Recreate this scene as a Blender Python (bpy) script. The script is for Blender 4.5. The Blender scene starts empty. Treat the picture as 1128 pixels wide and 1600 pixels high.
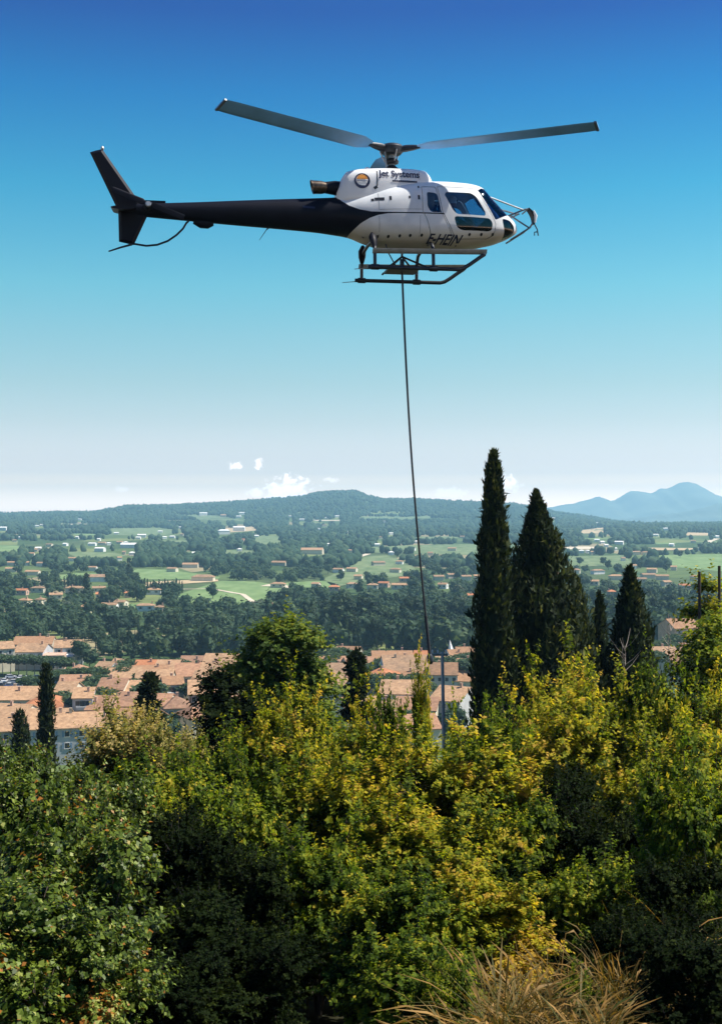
import bpy, bmesh, math, random
import numpy as np
from mathutils import Vector, Matrix
from mathutils.bvhtree import BVHTree

SC = bpy.context.scene
COL = SC.collection
random.seed(7)
RNG = np.random.default_rng(11)
PI = math.pi
R = math.radians

# ------------------------------------------------------------------ camera, sky, sun
ZC = 62.0                       # eye height above the valley floor (m)
F = 1931.4                      # focal length in pixels of the 1128 x 1600 photograph
cam_d = bpy.data.cameras.new('camera')
cam = bpy.data.objects.new('camera', cam_d); COL.objects.link(cam)
cam.location = (0, 0, ZC); cam.rotation_euler = (PI / 2, 0, 0)
cam_d.sensor_fit = 'VERTICAL'; cam_d.angle_y = R(45)
cam_d.clip_start = 0.2; cam_d.clip_end = 90000
SC.camera = cam

TO_SUN = Vector((0.56, 0.02, 0.83)).normalized()
SUN_EL = math.asin(TO_SUN.z); SUN_AZ = math.atan2(TO_SUN.x, TO_SUN.y)   # azimuth clockwise from +Y
world = bpy.data.worlds.new('World'); SC.world = world; world.use_nodes = True
wn = world.node_tree; wn.nodes.clear()
w_out = wn.nodes.new('ShaderNodeOutputWorld'); w_bg = wn.nodes.new('ShaderNodeBackground')
w_sky = wn.nodes.new('ShaderNodeTexSky'); w_sky.sky_type = 'NISHITA'; w_sky.sun_disc = False
w_sky.sun_elevation = SUN_EL; w_sky.sun_rotation = SUN_AZ
w_sky.air_density = 1.0; w_sky.dust_density = 0.6; w_sky.ozone_density = 2.0
w_hsv = wn.nodes.new('ShaderNodeHueSaturation')
w_gam = wn.nodes.new('ShaderNodeGamma'); w_gam.inputs['Gamma'].default_value = 1.0
w_hsv.inputs['Saturation'].default_value = 1.25
w_bg.inputs['Strength'].default_value = 0.05
wn.links.new(w_sky.outputs[0], w_gam.inputs[0]); wn.links.new(w_gam.outputs[0], w_hsv.inputs['Color'])
# the deep film blue of this sky: a correction of the physical sky by height above the horizon, the same all round
w_tc = wn.nodes.new('ShaderNodeTexCoord'); w_sep = wn.nodes.new('ShaderNodeSeparateXYZ'); w_ramp = wn.nodes.new('ShaderNodeValToRGB')
w_mul = wn.nodes.new('ShaderNodeMix'); w_mul.data_type = 'RGBA'; w_mul.blend_type = 'MULTIPLY'; w_mul.inputs['Factor'].default_value = 1.0
SKY = [(0.005, 9.556, 6.746, 6.489), (0.021, 5.232, 3.265, 2.461), (0.031, 2.933, 2.087, 2.068), (0.041, 2.454, 1.811, 1.874), (0.072, 1.86, 1.559, 1.464), (0.103, 1.569, 1.543, 1.318), (0.142, 1.311, 1.655, 1.352), (0.178, 0.97, 1.773, 1.43), (0.251, 0.272, 1.534, 1.46), (0.319, 0.0, 0.997, 1.372), (0.374, 0.0, 0.458, 1.079)]
el = w_ramp.color_ramp.elements
while len(el) < len(SKY): el.new(0.5)
for e, (p, r_, g_, b_) in zip(el, SKY): e.position = p; e.color = (r_, g_, b_, 1)
wn.links.new(w_tc.outputs['Generated'], w_sep.inputs[0]); wn.links.new(w_sep.outputs['Z'], w_ramp.inputs[0])
wn.links.new(w_hsv.outputs[0], w_mul.inputs['A']); wn.links.new(w_ramp.outputs[0], w_mul.inputs['B'])
# small white cumulus clouds low over the hills, part of the sky: direction (x, z), half width, half height
w_nz = wn.nodes.new('ShaderNodeTexNoise'); w_nz.inputs['Scale'].default_value = 210.0; w_nz.inputs['Detail'].default_value = 5.0; w_nz.inputs['Roughness'].default_value = 0.6
wn.links.new(w_tc.outputs['Generated'], w_nz.inputs['Vector'])
w_last = w_mul.outputs['Result']
for (cpx, cpy, chw, chh, dens) in ((455, 764, 38, 24, 1.0), (432, 768, 22, 16, 0.9), (401, 768, 17, 10, 0.75), (368, 728, 13, 8, 0.55), (404, 724, 7, 10, 0.55), (792, 757, 22, 17, 0.8), (520, 750, 14, 6, 0.35), (192, 765, 18, 6, 0.35), (700, 770, 40, 10, 0.4)):
    cdir = Vector(((cpx - 564) / F, 1.0, (800 - cpy) / F)).normalized()
    a_ = wn.nodes.new('ShaderNodeVectorMath'); a_.operation = 'SUBTRACT'; a_.inputs[1].default_value = cdir; wn.links.new(w_tc.outputs['Generated'], a_.inputs[0])
    s_ = wn.nodes.new('ShaderNodeVectorMath'); s_.operation = 'MULTIPLY'; s_.inputs[1].default_value = (F / chw, 1.0, F / chh); wn.links.new(a_.outputs[0], s_.inputs[0])
    l_ = wn.nodes.new('ShaderNodeVectorMath'); l_.operation = 'LENGTH'; wn.links.new(s_.outputs[0], l_.inputs[0])
    m_ = wn.nodes.new('ShaderNodeMath'); m_.operation = 'MULTIPLY_ADD'; m_.inputs[1].default_value = 2.6; wn.links.new(w_nz.outputs['Fac'], m_.inputs[0]); wn.links.new(l_.outputs['Value'], m_.inputs[2])
    r_ = wn.nodes.new('ShaderNodeMapRange'); r_.inputs[1].default_value = 2.15; r_.inputs[2].default_value = 1.65; r_.inputs[4].default_value = dens; wn.links.new(m_.outputs[0], r_.inputs[0])
    x_ = wn.nodes.new('ShaderNodeMix'); x_.data_type = 'RGBA'; x_.inputs['B'].default_value = (44, 36, 34, 1)
    wn.links.new(r_.outputs[0], x_.inputs['Factor']); wn.links.new(w_last, x_.inputs['A']); w_last = x_.outputs['Result']
wn.links.new(w_last, w_bg.inputs[0]); wn.links.new(w_bg.outputs[0], w_out.inputs[0])

sun_d = bpy.data.lights.new('sun', 'SUN'); sun_d.energy = 5.0; sun_d.angle = R(0.5); sun_d.color = (1.0, 0.94, 0.84)
sun = bpy.data.objects.new('sun', sun_d); COL.objects.link(sun)
sun.rotation_euler = (-TO_SUN).to_track_quat('-Z', 'Y').to_euler(); sun.location = (200, 20, 200)

SC.view_settings.view_transform = 'Standard'; SC.view_settings.look = 'None'
SC.view_settings.exposure = 0.86; SC.view_settings.gamma = 1.0; SC.view_settings.use_curve_mapping = False
SC.render.engine = 'CYCLES'
cy = SC.cycles
cy.use_denoising = True
cy.max_bounces = 6; cy.diffuse_bounces = 4; cy.glossy_bounces = 3; cy.transmission_bounces = 4
cy.transparent_max_bounces = 12; cy.volume_bounces = 1
cy.sample_clamp_indirect = 4.0

# ------------------------------------------------------------------ helpers
def rgb(r, g, b): return (r, g, b, 1.0)

def tag(o, label=None, cat=None, group=None, kind=None):
    if label: o['label'] = label
    if cat: o['category'] = cat
    if group: o['group'] = group
    if kind: o['kind'] = kind
    return o

def empty(name, loc=(0, 0, 0), rz=0.0):
    o = bpy.data.objects.new(name, None); COL.objects.link(o)
    o.location = loc; o.rotation_euler = (0, 0, rz); o.empty_display_size = 0.3
    return o

def link_mesh(name, me, mat=None, parent=None, loc=None):
    o = bpy.data.objects.new(name, me); COL.objects.link(o)
    if mat is not None and len(me.materials) == 0: me.materials.append(mat)
    if parent: o.parent = parent
    if loc is not None: o.location = loc
    return o

def smooth(me, angle=None):
    me.polygons.foreach_set('use_smooth', np.ones(len(me.polygons), bool))
    if angle is not None: me.set_sharp_from_angle(angle=R(angle))
    return me

def pmesh(name, verts, faces, sm=False, angle=35):
    me = bpy.data.meshes.new(name); me.from_pydata([tuple(v) for v in verts], [], [tuple(f) for f in faces])
    me.update()
    if sm: smooth(me, angle)
    return me

class MB:
    """collects boxes, tubes and prisms; build() links them as one mesh object"""
    def __init__(s): s.v = []; s.f = []
    def add(s, v, f):
        n = len(s.v); s.v += [tuple(p) for p in v]; s.f += [tuple(i + n for i in q) for q in f]; return s
    def box(s, c, d, rot=None):
        m = Matrix.Identity(3) if rot is None else rot
        vs = [Vector(c) + m @ Vector((x * d[0] / 2, y * d[1] / 2, z * d[2] / 2)) for x in (-1, 1) for y in (-1, 1) for z in (-1, 1)]
        return s.add(vs, [(0, 1, 3, 2), (4, 6, 7, 5), (0, 4, 5, 1), (2, 3, 7, 6), (0, 2, 6, 4), (1, 5, 7, 3)])
    def tube(s, pts, r, n=8, flat=1.0):
        pts = [Vector(p) for p in pts]; k = len(pts)
        rs = r if hasattr(r, '__len__') else [r] * k
        vs = []; up = None
        for i, p in enumerate(pts):
            d = (pts[min(i + 1, k - 1)] - pts[max(i - 1, 0)]).normalized()
            if up is None:
                up = d.orthogonal().normalized()
            up = (up - d * up.dot(d)).normalized(); w = d.cross(up)
            for j in range(n):
                a = 2 * PI * j / n
                vs.append(p + up * math.cos(a) * rs[i] + w * math.sin(a) * rs[i] * flat)
        fs = [(i * n + j, i * n + (j + 1) % n, (i + 1) * n + (j + 1) % n, (i + 1) * n + j) for i in range(k - 1) for j in range(n)]
        fs += [tuple(range(n - 1, -1, -1)), tuple((k - 1) * n + j for j in range(n))]
        return s.add(vs, fs)
    def lathe(s, prof, n=20, c=(0, 0, 0)):
        c = Vector(c); vs = [c + Vector((r * math.cos(2 * PI * j / n), r * math.sin(2 * PI * j / n), z)) for r, z in prof for j in range(n)]
        k = len(prof)
        fs = [(i * n + j, i * n + (j + 1) % n, (i + 1) * n + (j + 1) % n, (i + 1) * n + j) for i in range(k - 1) for j in range(n)]
        fs += [tuple(range(n - 1, -1, -1)), tuple((k - 1) * n + j for j in range(n))]
        return s.add(vs, fs)
    def prism(s, poly, y0, y1, axis='y'):
        n = len(poly)
        if axis == 'y': vs = [(x, y0, z) for x, z in poly] + [(x, y1, z) for x, z in poly]
        else: vs = [(x, y, y0) for x, y in poly] + [(x, y, y1) for x, y in poly]
        fs = [tuple(range(n)), tuple(range(2 * n - 1, n - 1, -1))] + [((i + 1) % n, i, n + i, n + (i + 1) % n) for i in range(n)]
        return s.add(vs, fs)
    def mesh(s, name, sm=False, angle=35):
        me = pmesh(name, s.v, s.f)
        bm = bmesh.new(); bm.from_mesh(me); bmesh.ops.recalc_face_normals(bm, faces=bm.faces); bm.to_mesh(me); bm.free()
        if sm: smooth(me, angle)
        return me
    def build(s, name, mat, parent=None, sm=False, angle=35):
        return link_mesh(name, s.mesh(name, sm, angle), mat, parent)

def at(px, py, Y):
    """point at distance Y seen at a photograph pixel"""
    return Vector(((px - 564) / F * Y, Y, ZC - (py - 800) / F * Y))

# ------------------------------------------------------------------ materials
def mat_new(name):
    m = bpy.data.materials.new(name); m.use_nodes = True
    nt = m.node_tree; b = nt.nodes['Principled BSDF']
    return m, nt, b

def N(nt, typ, **kw):
    n = nt.nodes.new(typ)
    for k, v in kw.items(): setattr(n, k, v)
    return n

def ramp(nt, stops, fac, interp='LINEAR'):
    r = nt.nodes.new('ShaderNodeValToRGB'); r.color_ramp.interpolation = interp
    el = r.color_ramp.elements
    while len(el) < len(stops): el.new(0.5)
    for e, (p, c) in zip(el, stops): e.position = p; e.color = c if len(c) == 4 else (*c, 1)
    nt.links.new(fac, r.inputs[0]); return r

def simple(name, col, rough=0.6, metal=0.0, var=0.15, scale=6.0, bump=0.0, spec=0.5, coat=0.0):
    m, nt, b = mat_new(name)
    tc = N(nt, 'ShaderNodeTexCoord'); nz = N(nt, 'ShaderNodeTexNoise'); nz.inputs['Scale'].default_value = scale; nz.inputs['Detail'].default_value = 5
    nt.links.new(tc.outputs['Object'], nz.inputs['Vector'])
    c0 = tuple(max(0, c * (1 - var)) for c in col); c1 = tuple(min(1, c * (1 + var)) for c in col)
    rp = ramp(nt, [(0.3, c0), (0.7, c1)], nz.outputs['Fac'])
    nt.links.new(rp.outputs[0], b.inputs['Base Color'])
    b.inputs['Roughness'].default_value = rough; b.inputs['Metallic'].default_value = metal
    b.inputs['Specular IOR Level'].default_value = spec; b.inputs['Coat Weight'].default_value = coat
    if bump:
        bp = N(nt, 'ShaderNodeBump'); bp.inputs['Strength'].default_value = bump; bp.inputs['Distance'].default_value = 0.02
        nt.links.new(nz.outputs['Fac'], bp.inputs['Height']); nt.links.new(bp.outputs[0], b.inputs['Normal'])
    return m

def leaf_mat(name, stops, trans=0.4, rough=0.5, spec=0.4, tboost=1.3):
    """leaf: colour from the leaf's own tint, part of the light passes through"""
    m, nt, b = mat_new(name)
    at_ = N(nt, 'ShaderNodeAttribute'); at_.attribute_name = 'tint'
    rp = ramp(nt, stops, at_.outputs['Fac'])
    nt.links.new(rp.outputs[0], b.inputs['Base Color'])
    b.inputs['Roughness'].default_value = rough; b.inputs['Specular IOR Level'].default_value = spec
    if trans > 0:
        tr = N(nt, 'ShaderNodeBsdfTranslucent'); mx = N(nt, 'ShaderNodeMixShader'); mx.inputs[0].default_value = trans
        gm = N(nt, 'ShaderNodeMix', data_type='RGBA', blend_type='MULTIPLY'); gm.inputs['Factor'].default_value = 1.0
        nt.links.new(rp.outputs[0], gm.inputs['A']); gm.inputs['B'].default_value = (tboost * 1.05, tboost, tboost * 0.5, 1)
        nt.links.new(gm.outputs['Result'], tr.inputs['Color'])
        out = [n for n in nt.nodes if n.type == 'OUTPUT_MATERIAL'][0]
        nt.links.new(b.outputs[0], mx.inputs[1]); nt.links.new(tr.outputs[0], mx.inputs[2]); nt.links.new(mx.outputs[0], out.inputs[0])
    return m

M = {}
M['bark'] = simple('bark', (0.05, 0.036, 0.025), 0.9, var=0.4, scale=12, bump=0.4)
M['grey_bark'] = simple('grey_bark', (0.26, 0.22, 0.18), 0.9, var=0.3, scale=12, bump=0.4)
M['black_paint'] = simple('black_paint', (0.004, 0.005, 0.011), 0.5, var=0.2, scale=2, spec=0.12)
M['white_metal'] = simple('white_metal', (0.72, 0.74, 0.75), 0.35, var=0.03, scale=3)
M['dark_metal'] = simple('dark_metal', (0.02, 0.024, 0.032), 0.45, metal=0.3, var=0.3)
M['grey_metal'] = simple('grey_metal', (0.20, 0.22, 0.24), 0.4, metal=0.6, var=0.25)
M['light_metal'] = simple('light_metal', (0.40, 0.43, 0.46), 0.4, metal=0.4, var=0.2)
M['exhaust'] = simple('exhaust_steel', (0.11, 0.085, 0.065), 0.35, metal=0.9, var=0.6, scale=9)
M['blade'] = simple('blade_paint', (0.15, 0.40, 0.76), 0.45, var=0.15, scale=1.5)
M['blade_tip'] = simple('blade_tip_paint', (0.10, 0.13, 0.18), 0.4, var=0.1)
M['navy'] = simple('navy_print', (0.008, 0.014, 0.05), 0.4, var=0.1)
M['orange'] = simple('orange_print', (0.62, 0.25, 0.03), 0.5, var=0.3, scale=30)
M['paleprint'] = simple('pale_print', (0.30, 0.33, 0.38), 0.5, var=0.2)
M['rubber'] = simple('rubber', (0.015, 0.015, 0.016), 0.8)
M['cabin'] = simple('cabin_trim', (0.014, 0.017, 0.024), 0.8, spec=0.2)
M['cloth'] = simple('flight_suit', (0.03, 0.045, 0.08), 0.9)
M['skin'] = simple('skin', (0.45, 0.27, 0.19), 0.55, var=0.08)
M['helmet'] = simple('helmet_shell', (0.62, 0.64, 0.66), 0.3, var=0.05)
M['rope'] = simple('rope_fibre', (0.018, 0.02, 0.026), 0.85, var=0.4, scale=20)
M['concrete'] = simple('pole_concrete', (0.42, 0.43, 0.43), 0.85, var=0.15)

def glass(name, tint, refl=0.08):
    m, nt, b = mat_new(name); nt.nodes.remove(b)
    out = [n for n in nt.nodes if n.type == 'OUTPUT_MATERIAL'][0]
    t = N(nt, 'ShaderNodeBsdfTransparent'); t.inputs[0].default_value = rgb(*tint)
    g = N(nt, 'ShaderNodeBsdfGlossy'); g.inputs['Roughness'].default_value = 0.03; g.inputs[0].default_value = rgb(.9, .95, 1)
    fr = N(nt, 'ShaderNodeFresnel'); fr.inputs[0].default_value = 1.45
    mx = N(nt, 'ShaderNodeMixShader')
    nt.links.new(fr.outputs[0], mx.inputs[0]); nt.links.new(t.outputs[0], mx.inputs[1]); nt.links.new(g.outputs[0], mx.inputs[2])
    nt.links.new(mx.outputs[0], out.inputs[0]); return m
M['glass'] = glass('cabin_glass', (0.62, 0.72, 0.80))
M['dark_glass'] = glass('dark_cabin_glass', (0.25, 0.28, 0.34))

# ------------------------------------------------------------------ terrain
GY = [-60, 0, 4, 8, 12, 20, 30, 45, 80, 150, 230, 285, 1200, 3000, 3600]
GZ = [66, 60.4, 59.6, 58.2, 57.0, 54.8, 51.5, 46, 33, 14, 3, 0, 0, 16, 20]
RIDGE_X = np.array([-400, 0, 100, 150, 200, 250, 330, 400, 470, 500, 555, 575, 600, 650, 700, 750, 800, 840, 870, 920, 960, 1000, 1060, 1128, 1500])
RIDGE_Y = np.array([806, 806, 804, 804, 794, 794, 790, 785, 780, 773, 771, 779, 784, 784, 786, 788, 791, 797, 805, 811, 819, 823, 822, 824, 822])

def vnoise(x, y, seed=0):
    x = np.asarray(x, float); y = np.asarray(y, float)
    xi = np.floor(x).astype(np.int64); yi = np.floor(y).astype(np.int64); fx = x - xi; fy = y - yi
    def h(a, b):
        n = (a * 374761393 + b * 668265263 + seed * 1442695041) & 0xFFFFFFFF
        n = ((n ^ (n >> 13)) * 1274126177) & 0xFFFFFFFF
        return ((n ^ (n >> 16)) & 0xFFFF) / 65535.0
    u = fx * fx * (3 - 2 * fx); v = fy * fy * (3 - 2 * fy)
    return (h(xi, yi) * (1 - u) + h(xi + 1, yi) * u) * (1 - v) + (h(xi, yi + 1) * (1 - u) + h(xi + 1, yi + 1) * u) * v

def fbm(x, y, seed=0, o=4):
    s = 0; a = 0.5
    for i in range(o): s = s + a * vnoise(np.asarray(x) * 2 ** i, np.asarray(y) * 2 ** i, seed + i); a *= 0.5
    return s / (1 - 0.5 ** o)

def gz(x, Y):
    x = np.asarray(x, float); Y = np.asarray(Y, float)
    z = np.interp(Y, GY, GZ)
    Yr = 5200.0
    px = 564 + x / np.maximum(Y, 1) * F
    zr = ZC + (800 - np.interp(px, RIDGE_X, RIDGE_Y)) / F * Yr           # crest of the wooded hills
    t = np.clip((Y - 3200) / (Yr - 3200), 0, 1); t = t * t * (3 - 2 * t) * 0.6 + t * 0.4
    back = np.clip((Y - Yr) / 2500, 0, 1)
    hill = np.where(Y > 3200, (zr - 17) * t, 0)
    hill = hill + np.where(Y > 3000, 26 * (fbm(x / 420, Y / 420, 3) - 0.5) * np.sin(np.clip((Y - 3000) / 2200, 0, 1) * PI), 0)
    z = z + np.where(Y > Yr, hill * (1 - back) - 40 * back, hill)
    small = np.where((Y > 0) & (Y < 250), (fbm(x / 6, Y / 6, 9) - 0.5) * 0.8, 0)
    return z + small

def ground_hit(px, py, y0=300, y1=5200):
    Ys = np.geomspace(y0, y1, 900)
    zr = ZC - (py - 800) / F * Ys
    g = gz((px - 564) / F * Ys, Ys)
    i = np.argmax(g >= zr)
    Y = Ys[i] if (g >= zr).any() else y1
    return Vector(((px - 564) / F * Y, Y, float(gz((px - 564) / F * Y, Y))))

def grid_mesh(name, X, Y, Z):
    r, c = X.shape
    v = np.stack([X, Y, Z], -1).reshape(-1, 3)
    i = np.arange(r * c).reshape(r, c)
    f = np.stack([i[:-1, :-1], i[:-1, 1:], i[1:, 1:], i[1:, :-1]], -1).reshape(-1, 4)
    return np_mesh(name, v, f)

def np_mesh(name, v, f, tint=None):
    me = bpy.data.meshes.new(name)
    k = f.shape[1]
    me.vertices.add(len(v)); me.loops.add(f.size); me.polygons.add(len(f))
    me.vertices.foreach_set('co', np.ascontiguousarray(v, np.float32).ravel())
    me.loops.foreach_set('vertex_index', np.ascontiguousarray(f, np.int32).ravel())
    me.polygons.foreach_set('loop_start', np.arange(0, f.size, k, dtype=np.int32))
    if tint is not None:
        a = me.attributes.new('tint', 'FLOAT', 'POINT'); a.data.foreach_set('value', np.ascontiguousarray(tint, np.float32))
    me.update(calc_edges=True)
    return me

# ground material: scrub on the near hillside, a patchwork of fields in the valley
def ground_material():
    m, nt, b = mat_new('valley_ground')
    g = N(nt, 'ShaderNodeNewGeometry')
    mp = N(nt, 'ShaderNodeMapping'); mp.inputs['Rotation'].default_value = (0, 0, 0.3); mp.inputs['Scale'].default_value = (1 / 75, 1 / 190, 1)
    nt.links.new(g.outputs['Position'], mp.inputs['Vector'])
    vo = N(nt, 'ShaderNodeTexVoronoi', voronoi_dimensions='2D'); vo.inputs['Scale'].default_value = 1.0
    nt.links.new(mp.outputs[0], vo.inputs['Vector'])
    sp = N(nt, 'ShaderNodeSeparateColor'); nt.links.new(vo.outputs['Color'], sp.inputs[0])
    rp = ramp(nt, [(0.0, (0.05, 0.085, 0.03)), (0.28, (0.09, 0.13, 0.045)), (0.5, (0.07, 0.10, 0.04)), (0.62, (0.16, 0.19, 0.07)), (0.8, (0.26, 0.22, 0.13)), (0.9, (0.08, 0.12, 0.04))], sp.outputs[0], 'CONSTANT')
    nz = N(nt, 'ShaderNodeTexNoise'); nz.inputs['Scale'].default_value = 0.05; nz.inputs['Detail'].default_value = 8
    nt.links.new(g.outputs['Position'], nz.inputs['Vector'])
    mx = N(nt, 'ShaderNodeMix', data_type='RGBA', blend_type='MULTIPLY'); mx.inputs['Factor'].default_value = 0.8
    r2 = ramp(nt, [(0.3, (0.6, 0.65, 0.6)), (0.7, (1.2, 1.15, 1.05))], nz.outputs['Fac'])
    nt.links.new(rp.outputs[0], mx.inputs['A']); nt.links.new(r2.outputs[0], mx.inputs['B'])
    # near slope: dry soil, litter and low scrub
    nz2 = N(nt, 'ShaderNodeTexNoise'); nz2.inputs['Scale'].default_value = 3.0; nz2.inputs['Detail'].default_value = 8
    nt.links.new(g.outputs['Position'], nz2.inputs['Vector'])
    r3 = ramp(nt, [(0.35, (0.010, 0.011, 0.006)), (0.6, (0.022, 0.022, 0.010)), (0.78, (0.06, 0.045, 0.025))], nz2.outputs['Fac'])
    sx = N(nt, 'ShaderNodeSeparateXYZ'); nt.links.new(g.outputs['Position'], sx.inputs[0])
    mr = N(nt, 'ShaderNodeMapRange'); mr.inputs[1].default_value = 230; mr.inputs[2].default_value = 290
    nt.links.new(sx.outputs['Y'], mr.inputs[0])
    m2 = N(nt, 'ShaderNodeMix', data_type='RGBA'); nt.links.new(mr.outputs[0], m2.inputs['Factor'])
    nt.links.new(r3.outputs[0], m2.inputs['A']); nt.links.new(mx.outputs['Result'], m2.inputs['B'])
    nt.links.new(m2.outputs['Result'], b.inputs['Base Color']); b.inputs['Roughness'].default_value = 0.95
    b.inputs['Specular IOR Level'].default_value = 0.1
    return m
M['ground'] = ground_material()

rows = np.concatenate([np.linspace(-60, 60, 80), np.geomspace(62, 3000, 120), np.linspace(3040, 5600, 110), np.geomspace(5700, 14000, 24)])
u = np.linspace(-1, 1, 181)
Xg = u[None, :] * (rows[:, None].clip(0) * 0.42 + 70); Yg = np.repeat(rows[:, None], len(u), 1)
ground = link_mesh('ground', smooth(grid_mesh('ground', Xg, Yg, gz(Xg, Yg))), M['ground']); tag(ground, kind='structure')

# far mountains
def mountains(name, pts, Y, depth, seed, mat):
    px = np.linspace(pts[0][0], pts[-1][0], 240); py = np.interp(px, [p[0] for p in pts], [p[1] for p in pts])
    crest = ZC + (800 - py) / F * Y + (fbm(px / 14, px * 0, seed) - 0.5) * 20
    t = np.linspace(-1, 1, 41)
    X = ((px - 564) / F * Y)[None, :] + t[:, None] * 0; YY = Y + t[:, None] * depth + px[None, :] * 0
    fall = (1 - np.abs(t[:, None])) ** 1.1
    Z = crest[None, :] * fall - 60 * (1 - fall) + (fbm(X / 320, YY / 320, seed + 3) - 0.5) * 170 * fall * (1 - fall) * 1.6
    return tag(link_mesh(name, smooth(grid_mesh(name, X, YY, Z)), mat), kind='structure')
M['rock'] = simple('mountain_scrub', (0.10, 0.12, 0.085), 0.95, var=0.4, scale=0.004, spec=0.1)
mountains('mountains', [(560, 806), (700, 804), (800, 800), (850, 795), (895, 786), (915, 782), (935, 775), (944, 779), (954, 784), (968, 776), (984, 768), (1000, 767), (1018, 770), (1030, 763), (1040, 764), (1058, 756), (1074, 752), (1088, 756), (1106, 767), (1128, 777), (1180, 790), (1260, 780), (1400, 800)], 11000, 1700, 21, M['rock'])
mountains('mountains', [(960, 812), (1010, 808), (1050, 803), (1090, 795), (1128, 786), (1200, 775), (1300, 790), (1400, 800)], 8800, 1000, 33, M['rock'])


# ------------------------------------------------------------------ helicopter (local frame: X nose, Y left, Z up, skids at z = 0)
HZ = ZC + 6.12
heli = empty('helicopter', (0.795, 32.0, HZ), R(9))
tag(heli, 'white helicopter with black tail boom flying above the valley with a rope hanging below', 'helicopter')

def pchip(x, xs, ys):
    xs = np.array(xs, float); ys = np.array(ys, float); h = np.diff(xs); d = np.diff(ys) / h
    m = np.zeros_like(ys); m[0] = d[0]; m[-1] = d[-1]
    for i in range(1, len(xs) - 1):
        m[i] = 0 if d[i - 1] * d[i] <= 0 else (h[i - 1] + h[i]) / (h[i - 1] / d[i - 1] + h[i] / d[i])
    i = np.clip(np.searchsorted(xs, x) - 1, 0, len(h) - 1); t = (x - xs[i]) / h[i]
    return (2*t**3-3*t**2+1)*ys[i] + (t**3-2*t**2+t)*h[i]*m[i] + (-2*t**3+3*t**2)*ys[i+1] + (t**3-t**2)*h[i]*m[i+1]

#        x      top    bot    half-width  widest-z
FUS = [(-6.50, 1.60, 1.30, 0.12, 1.45), (-6.20, 1.62, 1.28, 0.16, 1.45), (-5.00, 1.70, 1.21, 0.23, 1.45), (-4.00, 1.775, 1.155, 0.29, 1.46),
       (-2.86, 1.855, 1.10, 0.37, 1.46), (-2.00, 1.91, 1.05, 0.44, 1.46), (-1.40, 1.95, 0.99, 0.54, 1.44), (-1.10, 1.98, 0.95, 0.63, 1.40),
       (-0.70, 2.06, 0.82, 0.76, 1.33), (-0.20, 2.20, 0.71, 0.87, 1.26), (0.30, 2.33, 0.685, 0.925, 1.22), (0.80, 2.40, 0.685, 0.94, 1.20),
       (1.30, 2.42, 0.705, 0.94, 1.19), (1.83, 2.405, 0.755, 0.915, 1.18), (2.10, 2.375, 0.79, 0.885, 1.18), (2.30, 2.31, 0.82, 0.85, 1.18),
       (2.48, 2.13, 0.86, 0.81, 1.19), (2.70, 1.90, 0.91, 0.735, 1.20), (2.90, 1.70, 0.975, 0.63, 1.22), (3.04, 1.585, 1.03, 0.52, 1.23),
       (3.16, 1.51, 1.095, 0.39, 1.25), (3.26, 1.42, 1.155, 0.24, 1.27), (3.32, 1.32, 1.22, 0.09, 1.27)]
def section(x, d, tab, nseg, ns):
    xs = [q[0] for q in tab]
    top, bot, hw, zc = (float(pchip(np.array(x), xs, [q[i] for q in tab])) for i in (1, 2, 3, 4))
    k = min(d, 0.7 * hw); top -= min(d, 0.5 * (top - zc)); bot += min(d, 0.5 * (zc - bot)); hw -= k
    nt, nb = ns(x) if callable(ns) else ns
    out = []
    for j in range(nseg):
        a = 2 * PI * j / nseg; c, s_ = math.cos(a), math.sin(a); n = nt if s_ >= 0 else nb
        yy = hw * math.copysign(abs(c) ** (2 / n), c)
        zz = zc + (top - zc if s_ >= 0 else zc - bot) * math.copysign(abs(s_) ** (2 / n), s_)
        out.append((x, yy, zz))
    return out
def loft(xs, tab, ns, nseg=64, d=0.0, flip=False):
    v = []; f = []
    for x in xs: v += section(x, d, tab, nseg, ns)
    k = len(xs)
    f = [(i * nseg + j, (i + 1) * nseg + j, (i + 1) * nseg + (j + 1) % nseg, i * nseg + (j + 1) % nseg) for i in range(k - 1) for j in range(nseg)]
    f += [tuple(range(nseg)), tuple((k - 1) * nseg + j for j in reversed(range(nseg)))]
    if flip: f = [tuple(reversed(q)) for q in f]
    return v, f
def fus_n(x):
    t = min(1, max(0, (x + 1.4) / 1.2)); return (2.1 + 0.75 * t, 2.1 + 0.35 * t)
XS_CAB = np.concatenate([np.linspace(-1.40, 2.2, 49), np.linspace(2.26, 3.0, 16), np.linspace(3.04, 3.32, 9)])
def tmp_obj(name, v, f):
    me = pmesh(name, v, f); bm = bmesh.new(); bm.from_mesh(me); bmesh.ops.recalc_face_normals(bm, faces=bm.faces); bm.to_mesh(me); bm.free()
    o = bpy.data.objects.new(name, me); COL.objects.link(o); return o
def shell(d0, d1):
    v0, f0 = loft(XS_CAB, FUS, fus_n, d=d0)
    xi = XS_CAB.copy(); xi[0] += 0.02; xi[-1] -= 0.02
    v1, f1 = loft(xi, FUS, fus_n, d=d1)
    a = tmp_obj('shell', v0, f0); b = tmp_obj('shell_in', v1, f1)
    bm = bmesh.new(); bm.from_mesh(a.data); bm2 = bmesh.new(); bm2.from_mesh(b.data); bmesh.ops.reverse_faces(bm2, faces=bm2.faces); bm2.to_mesh(b.data); bm2.free()
    bm.from_mesh(b.data); bm.to_mesh(a.data); bm.free(); bpy.data.objects.remove(b)
    return a
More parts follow.
